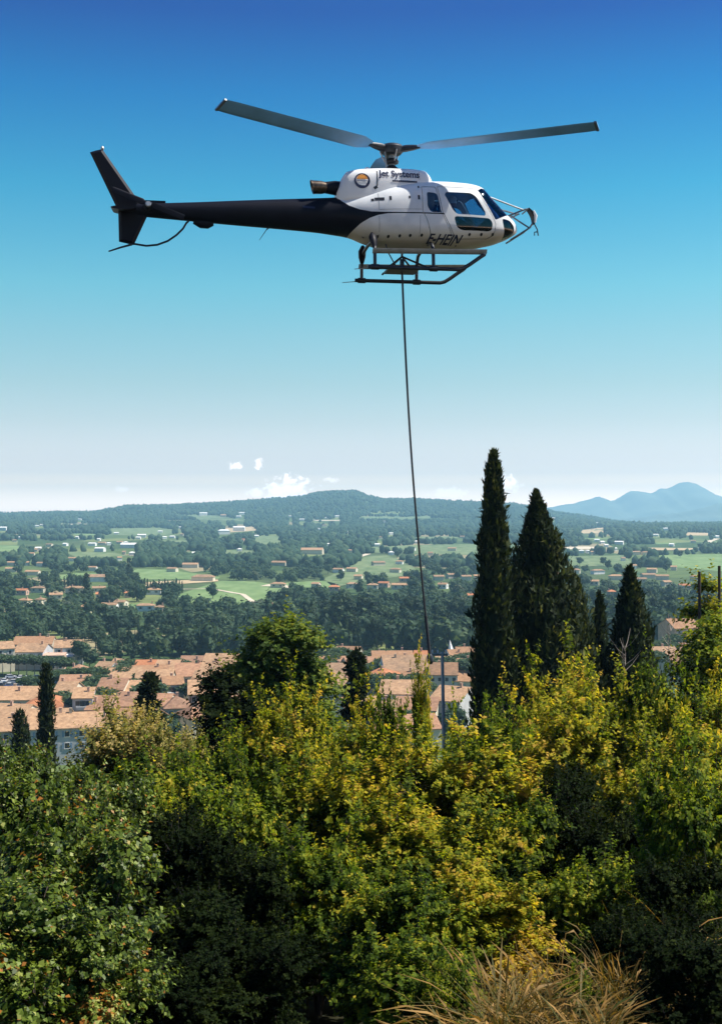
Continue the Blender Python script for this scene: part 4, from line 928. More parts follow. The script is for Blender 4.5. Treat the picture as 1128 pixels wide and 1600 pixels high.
# more roofs packed between them, seen only as slivers of tile
r_ = random.Random(5)
GAP = ['pink', 'tan', 'brown']
for i, (px, pe) in enumerate([(118, 1062), (185, 1050), (228, 1046), (300, 1030), (60, 1120), (205, 1120), (235, 1094), (340, 1095), (545, 1014), (560, 1032), (535, 1062), (632, 1056), (655, 1100), (690, 1030), (738, 1055), (640, 1130), (560, 1100), (1075, 1030), (985, 1010), (1110, 1032), (330, 1068), (160, 1090), (15, 1112), (735, 1015)]):
    h = 6; pe += 10; Y = (ZC - h) * F / (pe - 800); w = r_.uniform(9, 14); c = at(px, pe, Y); k = GAP[i % 3]
    house((c.x, Y + 7, 0), w, 14, h, R(r_.uniform(-15, 15)), 'r_' + k, 'w_cream', 'small %s roof between larger houses, %s' % (k, side_of(px).replace('above', 'below').replace('behind', 'near')), 'gable', 2, 1, 'shutter_grey', group='small %s roofs between the village houses, %s' % (k, side_of(px)))
    HOUSE_PX.append((px, w / 2 / Y * F, Y))

# white pointed spire by the forest edge
sp = empty('spire', (at(708, 1020, 480).x, 492, 0), R(40)); tag(sp, 'slender white pointed spire rising behind the top of the utility pole', 'spire')
MB().box((0, 0, 2.9), (1.5, 1.5, 7.6)).build('tower', M['w_white'], sp); MB().add([(-.85, -.85, 6.71), (.85, -.85, 6.71), (.85, .85, 6.71), (-.85, .85, 6.71), (-.7, 0, 11.2)], [(0, 1, 4), (1, 2, 4), (2, 3, 4), (3, 0, 4), (3, 2, 1, 0)]).build('spire_cap', M['awning'], sp)

# scattered houses of the valley: (px, base py, width px, colour)
SC_H = [(5,829,14,'w'),(125,813,6,'w'),(122,842,6,'w'),(78,854,10,'t'),(103,853,7,'w'),(145,853,12,'w'),(160,852,12,'t'),(188,850,10,'t'),(203,856,26,'w'),(157,862,16,'w'),(222,840,13,'w'),(257,842,7,'w'),(113,877,12,'w'),(187,876,7,'w'),(50,869,9,'t'),(18,884,14,'w'),(18,894,16,'t'),(52,899,22,'t'),(64,885,10,'w'),(42,884,8,'w'),(145,892,14,'w'),(152,909,38,'w'),(270,894,16,'t'),(298,887,24,'t'),(118,926,28,'t'),(60,926,20,'t'),(35,930,18,'p'),(88,937,20,'t'),(155,926,20,'t'),(158,936,14,'p'),(240,929,22,'w'),(200,934,10,'p'),(186,926,6,'w'),(40,946,18,'t'),(64,945,12,'t'),(135,957,20,'t'),(172,954,24,'w'),(190,949,18,'t'),(228,955,28,'w'),(250,958,14,'t'),(3,960,8,'p'),
 (318,806,12,'w'),(350,835,18,'w'),(374,830,18,'w'),(380,846,5,'p'),(454,808,5,'w'),(472,814,8,'w'),(498,828,4,'w'),(303,868,5,'w'),(329,873,5,'w'),(488,866,34,'t'),(437,884,24,'t'),(435,919,22,'t'),(494,919,12,'t'),(522,924,16,'p'),(430,957,18,'t'),(318,908,34,'t'),
 (543,833,4,'w'),(593,842,7,'t'),(651,849,7,'w'),(611,867,8,'w'),(591,884,20,'t'),(550,894,16,'t'),(560,906,12,'t'),(529,895,16,'w'),(624,882,11,'w'),(618,895,16,'t'),(632,910,16,'p'),(672,868,8,'t'),(685,907,16,'t'),(704,904,13,'t'),(728,907,15,'t'),(745,906,10,'t'),(550,919,16,'t'),(582,921,16,'t'),(600,918,16,'p'),(625,921,26,'t'),(692,920,14,'w'),(735,938,10,'p'),(706,861,13,'t'),
 (864,811,5,'w'),(932,818,4,'w'),(940,850,7,'w'),(967,851,13,'w'),(992,867,14,'t'),(1008,867,12,'t'),(1040,829,10,'w'),(897,896,17,'t'),(933,897,20,'w'),(962,906,22,'t'),(1018,895,15,'t'),(1012,904,22,'t'),(1034,906,20,'t'),(1052,891,9,'t'),(928,915,14,'t'),(1000,911,18,'t'),(1068,922,16,'p'),(1085,907,12,'t'),(1040,916,14,'t'),(955,932,12,'p'),(973,877,6,'w'),(868,902,10,'t'),(990,889,7,'w'),(822,905,10,'p')]
rf = random.Random(17)
for i in range(46):
    px = rf.uniform(0, 1128); py = rf.uniform(np.interp(px, RIDGE_X, RIDGE_Y) + 14, 868)
    if not (745 < px < 800): SC_H.append((px, py, rf.uniform(4, 9), rf.choice('wwwt')))
KIND = {'w': ('w_white', 'r_tan', 'white'), 't': ('w_cream', 'r_tan', 'sand-coloured'), 'p': ('w_pink', 'r_orange', 'reddish')}
for i, (px, py, wp, k) in enumerate(SC_H):
    p = ground_hit(px, py, 520); w = wp / F * p.y; wl, rf, word = KIND[k]; big = wp >= 20
    if k == 'w' and py < 870: rf = 'w_white'
    h = max(3.6, 0.33 * w if not big else 0.2 * w); h = min(h, 14)
    far = ('on the far wooded slopes' if py < 862 else 'amid the valley fields' if py < 915 else 'just beyond the dark wood') + ', ' + side_of(px)
    lab = '%s %s house %s' % ('long' if big else 'small', word, far)
    o = house((p.x, p.y, p.z), w, max(6, min(.5 * w, 16)), h, R(random.uniform(-25, 25)), rf, wl, lab, random.choice(['gable', 'hip', 'gable']), 0 if p.y > 1100 else max(2, int(w / 5)), 1, 'shutter_grey', group=lab.replace('house', 'houses'), chim=p.y < 1000)
    HOUSE_PX.append((px, wp / 2, p.y))

# ------------------------------------------------------------------ car park with its row of parked cars
lot = link_mesh('car_park', pmesh('car_park', [(-150, 418, .06), (-78, 418, .06), (-78, 462, .06), (-150, 462, .06)], [(0, 1, 2, 3)]), simple('asphalt', (0.055, 0.055, 0.06), 0.9)); tag(lot, kind='structure')
CARC = [('white', (0.75, 0.75, 0.75)), ('silver grey', (0.42, 0.44, 0.46)), ('dark blue', (0.02, 0.035, 0.10)), ('black', (0.012, 0.012, 0.014)), ('red', (0.35, 0.03, 0.02))]
def car_mesh(col, nm):
    body = MB().prism([(-2.1, .28), (2.1, .28), (2.12, .62), (2.0, .82), (1.1, .92), (-1.95, .98), (-2.12, .75)], -.85, .85).mesh('car_body'); body.materials.append(simple('car_paint_' + nm.replace(' ', '_'), col, 0.25, var=0.03, coat=0.5)); return body
cb = MB().add([(-1.9, -.80, .95), (.95, -.80, .92), (.95, .80, .92), (-1.9, .80, .95), (-1.55, -.62, 1.42), (.2, -.62, 1.44), (.2, .62, 1.44), (-1.55, .62, 1.42)], [(0, 1, 5, 4), (1, 2, 6, 5), (2, 3, 7, 6), (3, 0, 4, 7), (4, 5, 6, 7), (3, 2, 1, 0)]).mesh('car_windows'); cb.materials.append(M['pane'])
cr = MB().box((-.68, 0, 1.45), (1.7, 1.2, .06)).mesh('car_roof')
wm = MB().tube([(0, -.1, 0), (0, .1, 0)], .31, 12).mesh('wheel'); wm.materials.append(M['rubber'])
CARS = [car_mesh(c, n_) for n_, c in CARC]
r_ = random.Random(3)
PK = [(8, 1066, 0), (18, 1060, 0), (25, 1068, 1), (33, 1061, 0), (40, 1069, 2), (47, 1062, 0), (54, 1068, 0), (60, 1061, 1), (66, 1067, 3), (84, 1062, 0), (92, 1068, 1), (100, 1064, 0), (112, 1069, 2), (122, 1066, 3), (128, 1070, 0), (3, 1072, 3), (14, 1074, 2), (30, 1075, 1), (45, 1075, 3)]
for px, py, ci in PK:
    Y = ZC * F / (py - 800); o = empty('parked_car', (at(px, py, Y).x, Y, 0.07), R(r_.choice([80, 95, 100, 265, 10])))
    tag(o, '%s car parked in rows in the village car park behind the plane trees' % CARC[ci][0], 'car', 'parked %s cars' % CARC[ci][0])
    link_mesh('car_body', CARS[ci], None, o); link_mesh('car_windows', cb, None, o)
    rr = bpy.data.objects.new('car_roof', cr if ci == 0 else cr.copy()); COL.objects.link(rr); rr.parent = o
    if len(rr.data.materials) == 0: rr.data.materials.append(CARS[ci].materials[0])
    for x in (-1.3, 1.3):
        for y in (-.78, .78): link_mesh('wheel', wm, None, o, (x, y, .31))

# ------------------------------------------------------------------ trees of the valley
M['leaf_mid'] = leaf_mat('valley_leaves', [(0, (0.018, 0.040, 0.022)), (0.5, (0.038, 0.072, 0.034)), (1, (0.080, 0.115, 0.050))], trans=0.25, rough=0.7, spec=0.15)
M['leaf_dark'] = leaf_mat('dark_needles', [(0, (0.010, 0.022, 0.012)), (0.5, (0.020, 0.040, 0.018)), (1, (0.045, 0.070, 0.028))], trans=0.1, rough=0.7, spec=0.15)
M['leaf_grey'] = leaf_mat('olive_leaves', [(0, (0.05, 0.07, 0.045)), (0.5, (0.09, 0.115, 0.07)), (1, (0.14, 0.165, 0.09))], trans=0.2, rough=0.7, spec=0.15)
M['wood_far'] = leaf_mat('far_wood', [(0, (0.013, 0.028, 0.018)), (0.5, (0.028, 0.054, 0.030)), (1, (0.060, 0.090, 0.045))], trans=0, rough=0.9, spec=0.05)

def orient(n, u):
    """frames from normals n (k,3) and rough up directions u (k,3)"""
    n = n / np.linalg.norm(n, axis=1, keepdims=True); t = u - n * (u * n).sum(1, keepdims=True)
    t /= np.linalg.norm(t, axis=1, keepdims=True) + 1e-9; return n, t, np.cross(n, t)
def leaf_quads(P, D, Nn, L, W, fold=0.15):
    """folded leaf: base at P, pointing along D, facing Nn; L length, W width -> verts, faces"""
    n, t, s_ = orient(Nn, D); L = L[:, None]; W = W[:, None]
    b = P; tip = P + t * L - n * L * 0.08; l = P + t * L * .45 + s_ * W * .5 + n * W * fold; r = P + t * L * .45 - s_ * W * .5 + n * W * fold
    V_ = np.stack([b, r, tip, l], 1).reshape(-1, 3); i = np.arange(len(P)) * 4
    return V_, np.stack([i, i + 1, i + 2, i + 3], 1)
def rand_dir(r, n):
    d = r.normal(size=(n, 3)); return d / np.linalg.norm(d, axis=1, keepdims=True)

def crown(r, kind, H, Wd, n, leaf):
    """leaf-clump crown of a mid-distance tree, height H, width Wd, base of trunk at 0"""
    if kind == 'round':
        nb = 13; c = rand_dir(r, nb) * r.uniform(.3, .66, (nb, 1)) * np.array([Wd / 2, Wd / 2, H * .46]) + np.array([0, 0, H * .55]); rad = r.uniform(.16, .30, nb) * Wd
    elif kind == 'cone':
        nb = 16; z = np.sort(r.uniform(.12, .95, nb)); a = r.uniform(0, 2 * PI, nb); q = (1 - z) ** .8 * .26 * Wd; c = np.stack([q * np.cos(a), q * np.sin(a), z * H], 1); rad = (.10 + .24 * (1 - z)) * Wd
    elif kind == 'column':
        nb = 14; z = np.linspace(.08, .95, nb); a = r.uniform(0, 2 * PI, nb); c = np.stack([.08 * Wd * np.cos(a), .08 * Wd * np.sin(a), z * H], 1); rad = Wd * .5 * np.sin(np.clip(z * 1.02, 0, 1) * PI) ** .45 * (1 - .45 * z)
    else:                                                                    # umbrella-like pine
        nb = 12; a = r.uniform(0, 2 * PI, nb); q = r.uniform(.05, .36, nb) * Wd; c = np.stack([q * np.cos(a), q * np.sin(a), H * (.38 + .52 * r.uniform(size=nb))], 1); rad = r.uniform(.14, .24, nb) * Wd
    i = r.integers(0, nb, n); d = rand_dir(r, n); sq = np.array([1, 1, 1.35 if kind in ('column', 'cone') else .8])
    P = c[i] + d * (rad[i] * r.uniform(.55, 1.08, n))[:, None] * sq
    nd = d + rand_dir(r, n) * .5 + np.array([0, 0, .25]); D = rand_dir(r, n)
    if kind == 'column': D = D * .4 + np.array([0, 0, 1.0])
    s_ = leaf * r.uniform(.6, 1.3, n); V_, F_ = leaf_quads(P - D * (s_ * .5)[:, None] * .5, D, nd, s_ * 1.25, s_)
    tint = np.clip(.5 + .22 * r.normal(size=nb)[i] + .16 * r.normal(size=n), 0, 1)
    cv, cf = ICO1                                                            # opaque heart of each clump, so the crown is not see-through
    HV = (c[:, None] + cv[None] * (rad * .72)[:, None, None] * sq).reshape(-1, 3); HF = (np.arange(nb)[:, None, None] * len(cv) + cf[None]).reshape(-1, 3)
    HF4 = np.concatenate([HF, HF[:, 2:3]], 1)
    return V_, F_, np.repeat(tint, 4), HV, HF

def mesh_tris_quads(name, parts, tints):
    """one mesh from quads (split to tris) and tris"""
    V_ = []; T = []; m = 0
    for v, f in parts:
        f = f + m; T.append(f if f.shape[1] == 3 else np.concatenate([f[:, [0, 1, 2]], f[:, [0, 2, 3]]])); V_.append(v); m += len(v)
    return np_mesh(name, np.concatenate(V_), np.concatenate(T), np.concatenate(tints))

def trunk_mesh(H, r0, mat, top=.6):
    me = MB().tube([(0, 0, -1.0), (0.02 * H, 0, H * top * .5), (0, .01 * H, H * top)], [r0, r0 * .7, r0 * .35], 7).mesh('trunk', True); me.materials.append(mat); return me
PROTO = {}
def protos(key, kind, H, Wd, n, leaf, mat, cnt, seed):
    L_ = []
    for i in range(cnt):
        r = np.random.default_rng(seed + i); v, f, t, hv, hf = crown(r, kind, H, Wd, n, leaf)
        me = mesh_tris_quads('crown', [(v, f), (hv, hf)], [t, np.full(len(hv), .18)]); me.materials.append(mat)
        L_.append((trunk_mesh(H, .022 * H, M['bark'], .55 if kind != 'column' else .3), me))
    PROTO[key] = L_
protos('round', 'round', 14, 11, 750, 1.0, M['leaf_mid'], 6, 100)
protos('poplar', 'column', 18, 5.5, 520, .9, M['leaf_mid'], 2, 130)
protos('pine', 'umbrella', 15, 11, 620, .9, M['leaf_dark'], 4, 140)
protos('fir', 'cone', 17, 8, 700, .9, M['leaf_dark'], 3, 150)
protos('cypress', 'column', 15, 3.2, 420, .6, M['leaf_dark'], 2, 160)
protos('olive', 'round', 8, 8, 420, .8, M['leaf_grey'], 2, 170)
NAMES = {'round': 'broadleaf_tree', 'poplar': 'poplar_tree', 'pine': 'pine_tree', 'fir': 'conifer_tree', 'cypress': 'cypress_tree', 'olive': 'olive_tree', 'plane': 'plane_tree'}
def put_tree(key, x, Y, H, label, group, rnd, wide=1.0, z=None):
    tr, cr_ = rnd.choice(PROTO[key]); o = bpy.data.objects.new(NAMES[key], tr); COL.objects.link(o)
    h0 = {'round': 14, 'poplar': 18, 'pine': 15, 'fir': 17, 'cypress': 15, 'olive': 8, 'plane': 9}[key]; s_ = H / h0
    o.location = (x, Y, float(gz(x, Y)) - .2 if z is None else z); o.rotation_euler = (0, 0, rnd.uniform(0, 6.28)); o.scale = (s_ * wide, s_ * wide, s_)
    c = bpy.data.objects.new('crown', cr_); COL.objects.link(c); c.parent = o
    tag(o, label, 'tree', group); return o

def inside(px, py, poly):
    c = np.zeros(np.shape(px), bool); n = len(poly)
    for i in range(n):
        (x0, y0), (x1, y1) = poly[i - 1], poly[i]; q = ((y0 > py) != (y1 > py)); c ^= q & (px < (x1 - x0) * (py - y0) / (y1 - y0 + 1e-9) + x0)
    return c
HP = np.array(HOUSE_PX)
def clear_ok(px, py, Y, Ht):
    """is this spot free of fields, and would a tree here leave the houses behind it in view?"""
    if any(inside(np.array(px), np.array(py), f) for f in FIELDS_PX): return False
    top = py - Ht * F / Y
    for f in FIELDS_PX:                                             # keep the near edge of a field mostly open
        if f[:, 0].min() < px < f[:, 0].max() and top < f[:, 1].max() - 3 and py > f[:, 1].max() - 2 and py < f[:, 1].max() + 9 and Y < 1500: return False
    dx = np.abs(HP[:, 0] - px) < HP[:, 1] + 2.2 * F / Y
    dy = HP[:, 2] - Y
    return not (dx & (dy > -9) & (dy < 0.16 * Y)).any()

rt = random.Random(21); NT = 0
def one(key, px, py, H, zone, y0=430, wide=1.0):
    global NT
    p = ground_hit(px, py, y0)
    lab = {'round': 'bushy green tree', 'poplar': 'tall slim poplar', 'pine': 'dark spreading pine', 'fir': 'dark pointed conifer', 'cypress': 'narrow dark cypress', 'olive': 'grey-green olive tree'}[key] + ' ' + zone
    put_tree(key, p.x, p.y, H, lab, lab.replace(' tree', ' trees') if 'tree' in lab else lab, rt, wide); NT += 1
# the wood behind the village
def wood_top(px): return np.interp(px, [-20, 60, 130, 160, 230, 300, 350, 380, 450, 520, 600, 680, 740, 830, 900, 960, 1010, 1080, 1150], [985, 985, 1000, 978, 962, 955, 955, 942, 930, 928, 936, 930, 928, 925, 935, 930, 918, 925, 930])
for i in range(175):
    px = rt.choice([rt.uniform(150, 745), rt.uniform(150, 745), rt.uniform(150, 745), rt.uniform(830, 1128)])
    base = (rt.uniform(985, 1034) if px < 380 else rt.uniform(985, 1026)) if px < 745 else rt.uniform(940, 1002)
    Y = ZC * F / (base - 800); top = wood_top(px) + rt.uniform(-4, 14) + max(0, (base - 1000)) * .6
    H = min(24, max(9, (base - top) / F * Y * (1.0 if base < 1000 else .8)))
    key = rt.choices(['round', 'pine', 'fir', 'poplar', 'cypress'], [4, 3, 2.2, 1.3, .8])[0]
    one(key, px, base, H, ('at the wood edge, ' if base > 1004 else 'deep in the wood, ') + side_of(px), wide=rt.uniform(.75, 1.05))
for px, b, H in ((233, 1020, 13), (172, 1022, 11), (183, 1023, 13), (201, 1024, 12), (283, 1022, 14), (296, 1023, 12), (540, 1008, 12), (607, 1010, 11), (572, 1006, 12), (622, 1008, 12), (655, 1004, 15)): one('cypress', px, b, H, 'along the front edge of the wood')
for px, b, H in ((128, 1040, 12), (140, 1046, 10), (150, 1018, 14), (128, 1000, 12), (60, 975, 11), (20, 985, 12), (38, 972, 10), (5, 990, 12), (88, 968, 11), (110, 972, 12), (160, 975, 14), (68, 990, 9), (100, 992, 10), (140, 968, 12)): one('round', px, b, H, 'among the houses at the upper left of the village')
# cypress hedges and trees near farmhouses
for i in range(6): one('cypress', 101 + 6.2 * i, 921, 11, 'in the short row before the long white farmhouse', 600)
for i in range(15): one('cypress', 222 + 4.5 * i, 927 + rt.uniform(-2, 2), rt.uniform(9, 13), 'in the hedge before the stubble field', 600)
one('fir', 136, 945, 22, 'standing alone among the farmhouses on the left', 500); one('fir', 202, 910, 22, 'beside the green meadow on the left', 600); one('round', 333, 936, 13, 'at the corner of the bright meadow', 600)
for px, b in ((196, 922), (210, 915), (185, 912), (170, 918), (160, 948), (176, 945), (214, 940)): one('round', px, b, 13, 'clustered round the farmhouses on the left', 600)
for px, b in ((575, 912), (620, 872), (634, 868), (646, 920), (532, 908), (1000, 888), (1040, 895), (1062, 872), (885, 888), (905, 884), (950, 890), (942, 884)): one('round', px, b, 12, 'standing by the fields on the right', 600)
# trees of the valley floor, the nearest ones as things of their own
left = 300 - NT; tries = 0
def density(x, Y): return fbm(x / 160 + 7, Y / 330, 40)
while left > 0 and tries < 6000:
    tries += 1; px = rt.uniform(-30, 1160); py = rt.uniform(893, 968)
    if 745 < px < 820: continue
    p = ground_hit(px, py, 560); H = rt.uniform(7, 13)
    if density(p.x, p.y) < .43 or not clear_ok(px, py, p.y, H): continue
    one(rt.choices(['round', 'pine', 'olive', 'fir', 'poplar'], [5, 2, 2, 1, .6])[0], px, py, H, ('amid the valley fields, ' if py < 930 else 'just beyond the wood, ') + side_of(px), 560, rt.uniform(.8, 1.1)); left -= 1
# beyond them the woods run together
def woods(name, y0, y1, n, base, thr, seed, hmin, hmax):
    r = np.random.default_rng(seed); V_ = []; F_ = []; T_ = []; m = 0; bv, bf = base
    px = r.uniform(-60, 1190, n); u = r.uniform(0, 1, n); Y = 1 / (1 / y0 + u * (1 / y1 - 1 / y0)) if y1 < 3000 else r.uniform(y0, y1, n)
    x = (px - 564) / F * Y; z = gz(x, Y); py = 800 + (ZC - z) * F / Y; H = r.uniform(hmin, hmax, n)
    dn = fbm(x / 220 + 7, Y / 420, 40) + .12 * (Y > 3200) ; ok = dn > thr
    for f in FIELDS_PX: ok &= ~inside(px, py, f)
    for f in FIELDS_PX: ok &= ~((f[:, 0].min() < px) & (px < f[:, 0].max()) & (py > f[:, 1].max() - 2) & (py - H * F / Y < f[:, 1].max() - 3))
    for hx, hwid, hY in HP[HP[:, 2] > 600]: ok &= ~((np.abs(px - hx) < hwid + 2) & (hY - Y > -12) & (hY - Y < .22 * Y))
    x, Y, z, H = x[ok], Y[ok], z[ok], H[ok]; k = len(x)
    d = 1 + .30 * r.normal(size=(k, len(bv), 1)).clip(-1.2, 1.2); rad = H * r.uniform(.35, .62, k)
    V_ = np.stack([x, Y, z + H * .45], 1)[:, None] + bv[None] * d * np.stack([rad, rad, H * .58], 1)[:, None]
    F_ = np.arange(k)[:, None, None] * len(bv) + bf[None]; tint = np.clip(.5 + .2 * r.normal(size=(k, 1)) + .14 * r.normal(size=(k, len(bv))), 0, 1)
    o = link_mesh(name, np_mesh(name, V_.reshape(-1, 3), F_.reshape(-1, 3), tint.ravel()), M['wood_far']); tag(o, kind='stuff'); return o
def leafy(seed):
    r = np.random.default_rng(seed); nb = 7; c = rand_dir(r, nb) * r.uniform(.3, .7, (nb, 1)) * np.array([1, 1, .9]); rad = r.uniform(.35, .6, nb); n = 150
    i = r.integers(0, nb, n); d = rand_dir(r, n); P = c[i] + d * (rad[i] * r.uniform(.7, 1.1, n))[:, None]; s_ = r.uniform(.18, .36, n)
    lv, lf = leaf_quads(P, rand_dir(r, n), d + rand_dir(r, n) * .6 + np.array([0, 0, .3]), s_ * 1.3, s_); cv, cf = ICO1
    hv = (c[:, None] + cv[None] * (rad * .78)[:, None, None]).reshape(-1, 3); hf = (np.arange(nb)[:, None, None] * len(cv) + cf[None]).reshape(-1, 3)
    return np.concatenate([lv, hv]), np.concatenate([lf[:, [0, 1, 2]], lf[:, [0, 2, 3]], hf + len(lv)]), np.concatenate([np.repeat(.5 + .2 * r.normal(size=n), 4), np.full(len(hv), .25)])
LEAFY = [leafy(s_) for s_ in range(700, 706)]
def leafy_woods(name, pts, seed):
    r = np.random.default_rng(seed); V_ = []; F_ = []; T_ = []; m = 0
    for x, Y, z, H, wd in pts:
        lv, lf, lt = LEAFY[r.integers(0, 6)]; a = r.uniform(0, 6.28); ca, sa = math.cos(a), math.sin(a)
        q = np.stack([lv[:, 0] * ca - lv[:, 1] * sa, lv[:, 0] * sa + lv[:, 1] * ca, lv[:, 2]], 1) * np.array([wd, wd, H * .52]) + np.array([x, Y, z + H * .48])
        V_.append(q); F_.append(lf + m); m += len(lv); T_.append(np.clip(lt + r.normal() * .16, 0, 1))
    o = link_mesh(name, np_mesh(name, np.concatenate(V_), np.concatenate(F_), np.concatenate(T_)), M['leaf_mid']); tag(o, kind='stuff')
pts = []; ra = random.Random(77)
while len(pts) < 400:                                            # undergrowth and lesser trees of the wood behind the village
    px = ra.choice([ra.uniform(145, 745), ra.uniform(145, 745), ra.uniform(830, 1150)]); base = (ra.uniform(960, 1034) if px < 380 else ra.uniform(950, 1027)) if px < 745 else ra.uniform(935, 1004)
    Y = ZC * F / (base - 800); top = wood_top(px) + ra.uniform(4, 30); H = min(16, max(5, (base - top) / F * Y * .8)); pts.append((at(px, base, Y).x, Y, 0, H, H * ra.uniform(.38, .6)))
while len(pts) < 470:
    px = ra.uniform(-20, 160); base = ra.uniform(955, 1006); Y = ZC * F / (base - 800); H = ra.uniform(6, 11)
    if clear_ok(px, base, Y, H): pts.append((at(px, base, Y).x, Y, 0, H, H * ra.uniform(.4, .6)))
leafy_woods('wood_undergrowth', pts, 5)
pts = []
for k in range(2600):
    px = ra.uniform(-60, 1190); u_ = ra.random(); Y = 1 / (1 / 640 + u_ * (1 / 1400 - 1 / 640)); x = (px - 564) / F * Y; H = ra.uniform(6, 12)
    if density(x, Y) < .43 or not clear_ok(px, 800 + ZC * F / Y, Y, H): continue
    pts.append((x, Y, float(gz(x, Y)), H, H * ra.uniform(.4, .65)))
leafy_woods('far_woods', pts[:1450], 6)
woods('far_woods', 1350, 2800, 9000, ICO1, .40, 62, 7, 13)
woods('far_woods', 2700, 5400, 30000, ICO1 if False else ico(1), .39, 63, 8, 15)

# garden trees of the village edge
for px, b, H in ((1010, 1032, 9), (1030, 1002, 8), (1040, 1000, 9), (1020, 996, 8), (1095, 1000, 9), (1070, 1006, 8), (960, 1010, 9), (925, 1008, 8), (1118, 1003, 10), (990, 1003, 9), (1010, 985, 10), (1100, 985, 10), (1080, 984, 9), (870, 1000, 9), (850, 1010, 9), (940, 1020, 8), (1060, 1040, 8), (1120, 1050, 8)): one('round', px, b, H, 'in the gardens at the right of the village', 380)
for px, b, H in ((20, 1150, 8), (35, 1140, 7), (160, 1140, 7), (175, 1130, 7), (130, 1165, 7), (110, 1172, 6), (220, 1135, 8), (245, 1125, 7), (300, 1140, 8), (270, 1130, 6), (330, 1110, 7), (520, 1080, 7), (540, 1095, 8), (560, 1120, 7), (620, 1120, 6), (640, 1110, 6), (680, 1120, 7), (720, 1120, 8), (735, 1105, 8), (555, 1060, 6), (505, 1060, 7), (190, 1150, 9), (205, 1165, 8), (225, 1155, 9), (240, 1150, 9), (150, 1160, 8), (265, 1150, 9), (285, 1135, 8), (185, 1170, 8), (640, 1140, 9), (660, 1135, 8), (700, 1140, 9), (715, 1135, 9), (600, 1150, 8), (100, 1150, 6), (55, 1160, 6), (10, 1165, 8), (320, 1135, 9), (575, 1135, 8)): one('round', px, b + 14, H, 'in the gardens at the near edge of the village', 240)

ORD = ['first', 'second', 'third', 'fourth', 'fifth', 'sixth', 'seventh', 'eighth', 'ninth', 'tenth']
# clipped plane trees along the car park
def plane_proto(seed):
    r = np.random.default_rng(seed); n = 900; a = r.uniform(0, 2 * PI, n); q = np.sqrt(r.uniform(0, 1, n)) * 4.4; P = np.stack([q * np.cos(a), q * np.sin(a), 6.6 + r.uniform(-1.6, 1.7, n) * (1 - (q / 5) ** 2)], 1)
    s_ = r.uniform(.5, 1.0, n); v, f = leaf_quads(P, rand_dir(r, n), rand_dir(r, n) * .7 + np.array([0, 0, 1]), s_ * 1.2, s_); cv, cf = ICO2
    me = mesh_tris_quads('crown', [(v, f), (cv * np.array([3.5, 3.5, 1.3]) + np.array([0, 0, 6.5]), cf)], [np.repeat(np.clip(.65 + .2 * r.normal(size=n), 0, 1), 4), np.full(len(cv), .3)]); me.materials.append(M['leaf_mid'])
    return trunk_mesh(9, .22, M['grey_bark'], .6), me
PROTO['plane'] = [plane_proto(i) for i in range(200, 203)]
for i in range(10):
    px = -8 + i * 12.5; Y = ZC * F / (1053 + .9 * i - 800); put_tree('plane', at(px, 1050, Y).x, Y, rt.uniform(8, 9), 'clipped flat-topped plane tree, %s from the left in the row behind the car park' % ORD[i], 'plane trees behind the car park', rt, z=0)
for i in range(7):
    px = 92 + i * 13; Y = ZC * F / (1070 - 800); put_tree('plane', at(px, 1070, Y).x, Y, rt.uniform(6, 7), 'lower plane tree, %s from the left in the row before the low pink roof' % ORD[i], 'lower plane trees by the low pink roof', rt, z=0)
for px, pb, H in ((155, 1080, 6), (190, 1062, 6), (230, 1074, 6), (280, 1052, 6), (310, 1066, 7), (345, 1052, 7), (135, 1094, 6), (60, 1100, 6), (100, 1112, 6), (160, 1116, 7), (235, 1104, 7), (262, 1090, 6), (45, 1074, 5), (512, 1052, 6), (532, 1030, 6), (600, 1050, 6), (650, 1078, 6), (676, 1048, 6), (706, 1046, 6), (730, 1040, 6), (612, 1078, 6), (585, 1090, 7), (1020, 1044, 7), (1055, 1014, 7), (200, 1052, 6), (262, 1050, 5), (298, 1062, 6), (70, 1086, 5), (150, 1066, 6), (175, 1090, 6), (120, 1118, 6), (215, 1088, 6), (340, 1070, 6), (300, 1095, 6), (20, 1102, 5), (90, 1066, 5), (246, 1040, 5), (325, 1100, 7), (630, 1048, 5), (575, 1060, 6), (690, 1062, 6), (610, 1100, 6), (660, 1092, 6), (560, 1040, 6), (520, 1040, 6), (1040, 1024, 7), (1090, 1028, 7), (1010, 1024, 7), (640, 1062, 6), (658, 1063, 6), (620, 1060, 5.5), (728, 1062, 7), (742, 1066, 8), (590, 1032, 6), (606, 1033, 6), (715, 1028, 5), (700, 1058, 5)):
    Y = ZC * F / (pb + 20 - 800); put_tree('plane', at(px, pb, Y).x, Y, H * 1.75, 'small green tree between the roofs, ' + side_of(px).replace('above', 'near').replace('behind', 'near'), 'small green trees between the roofs, ' + side_of(px), rt, z=0, wide=.9)

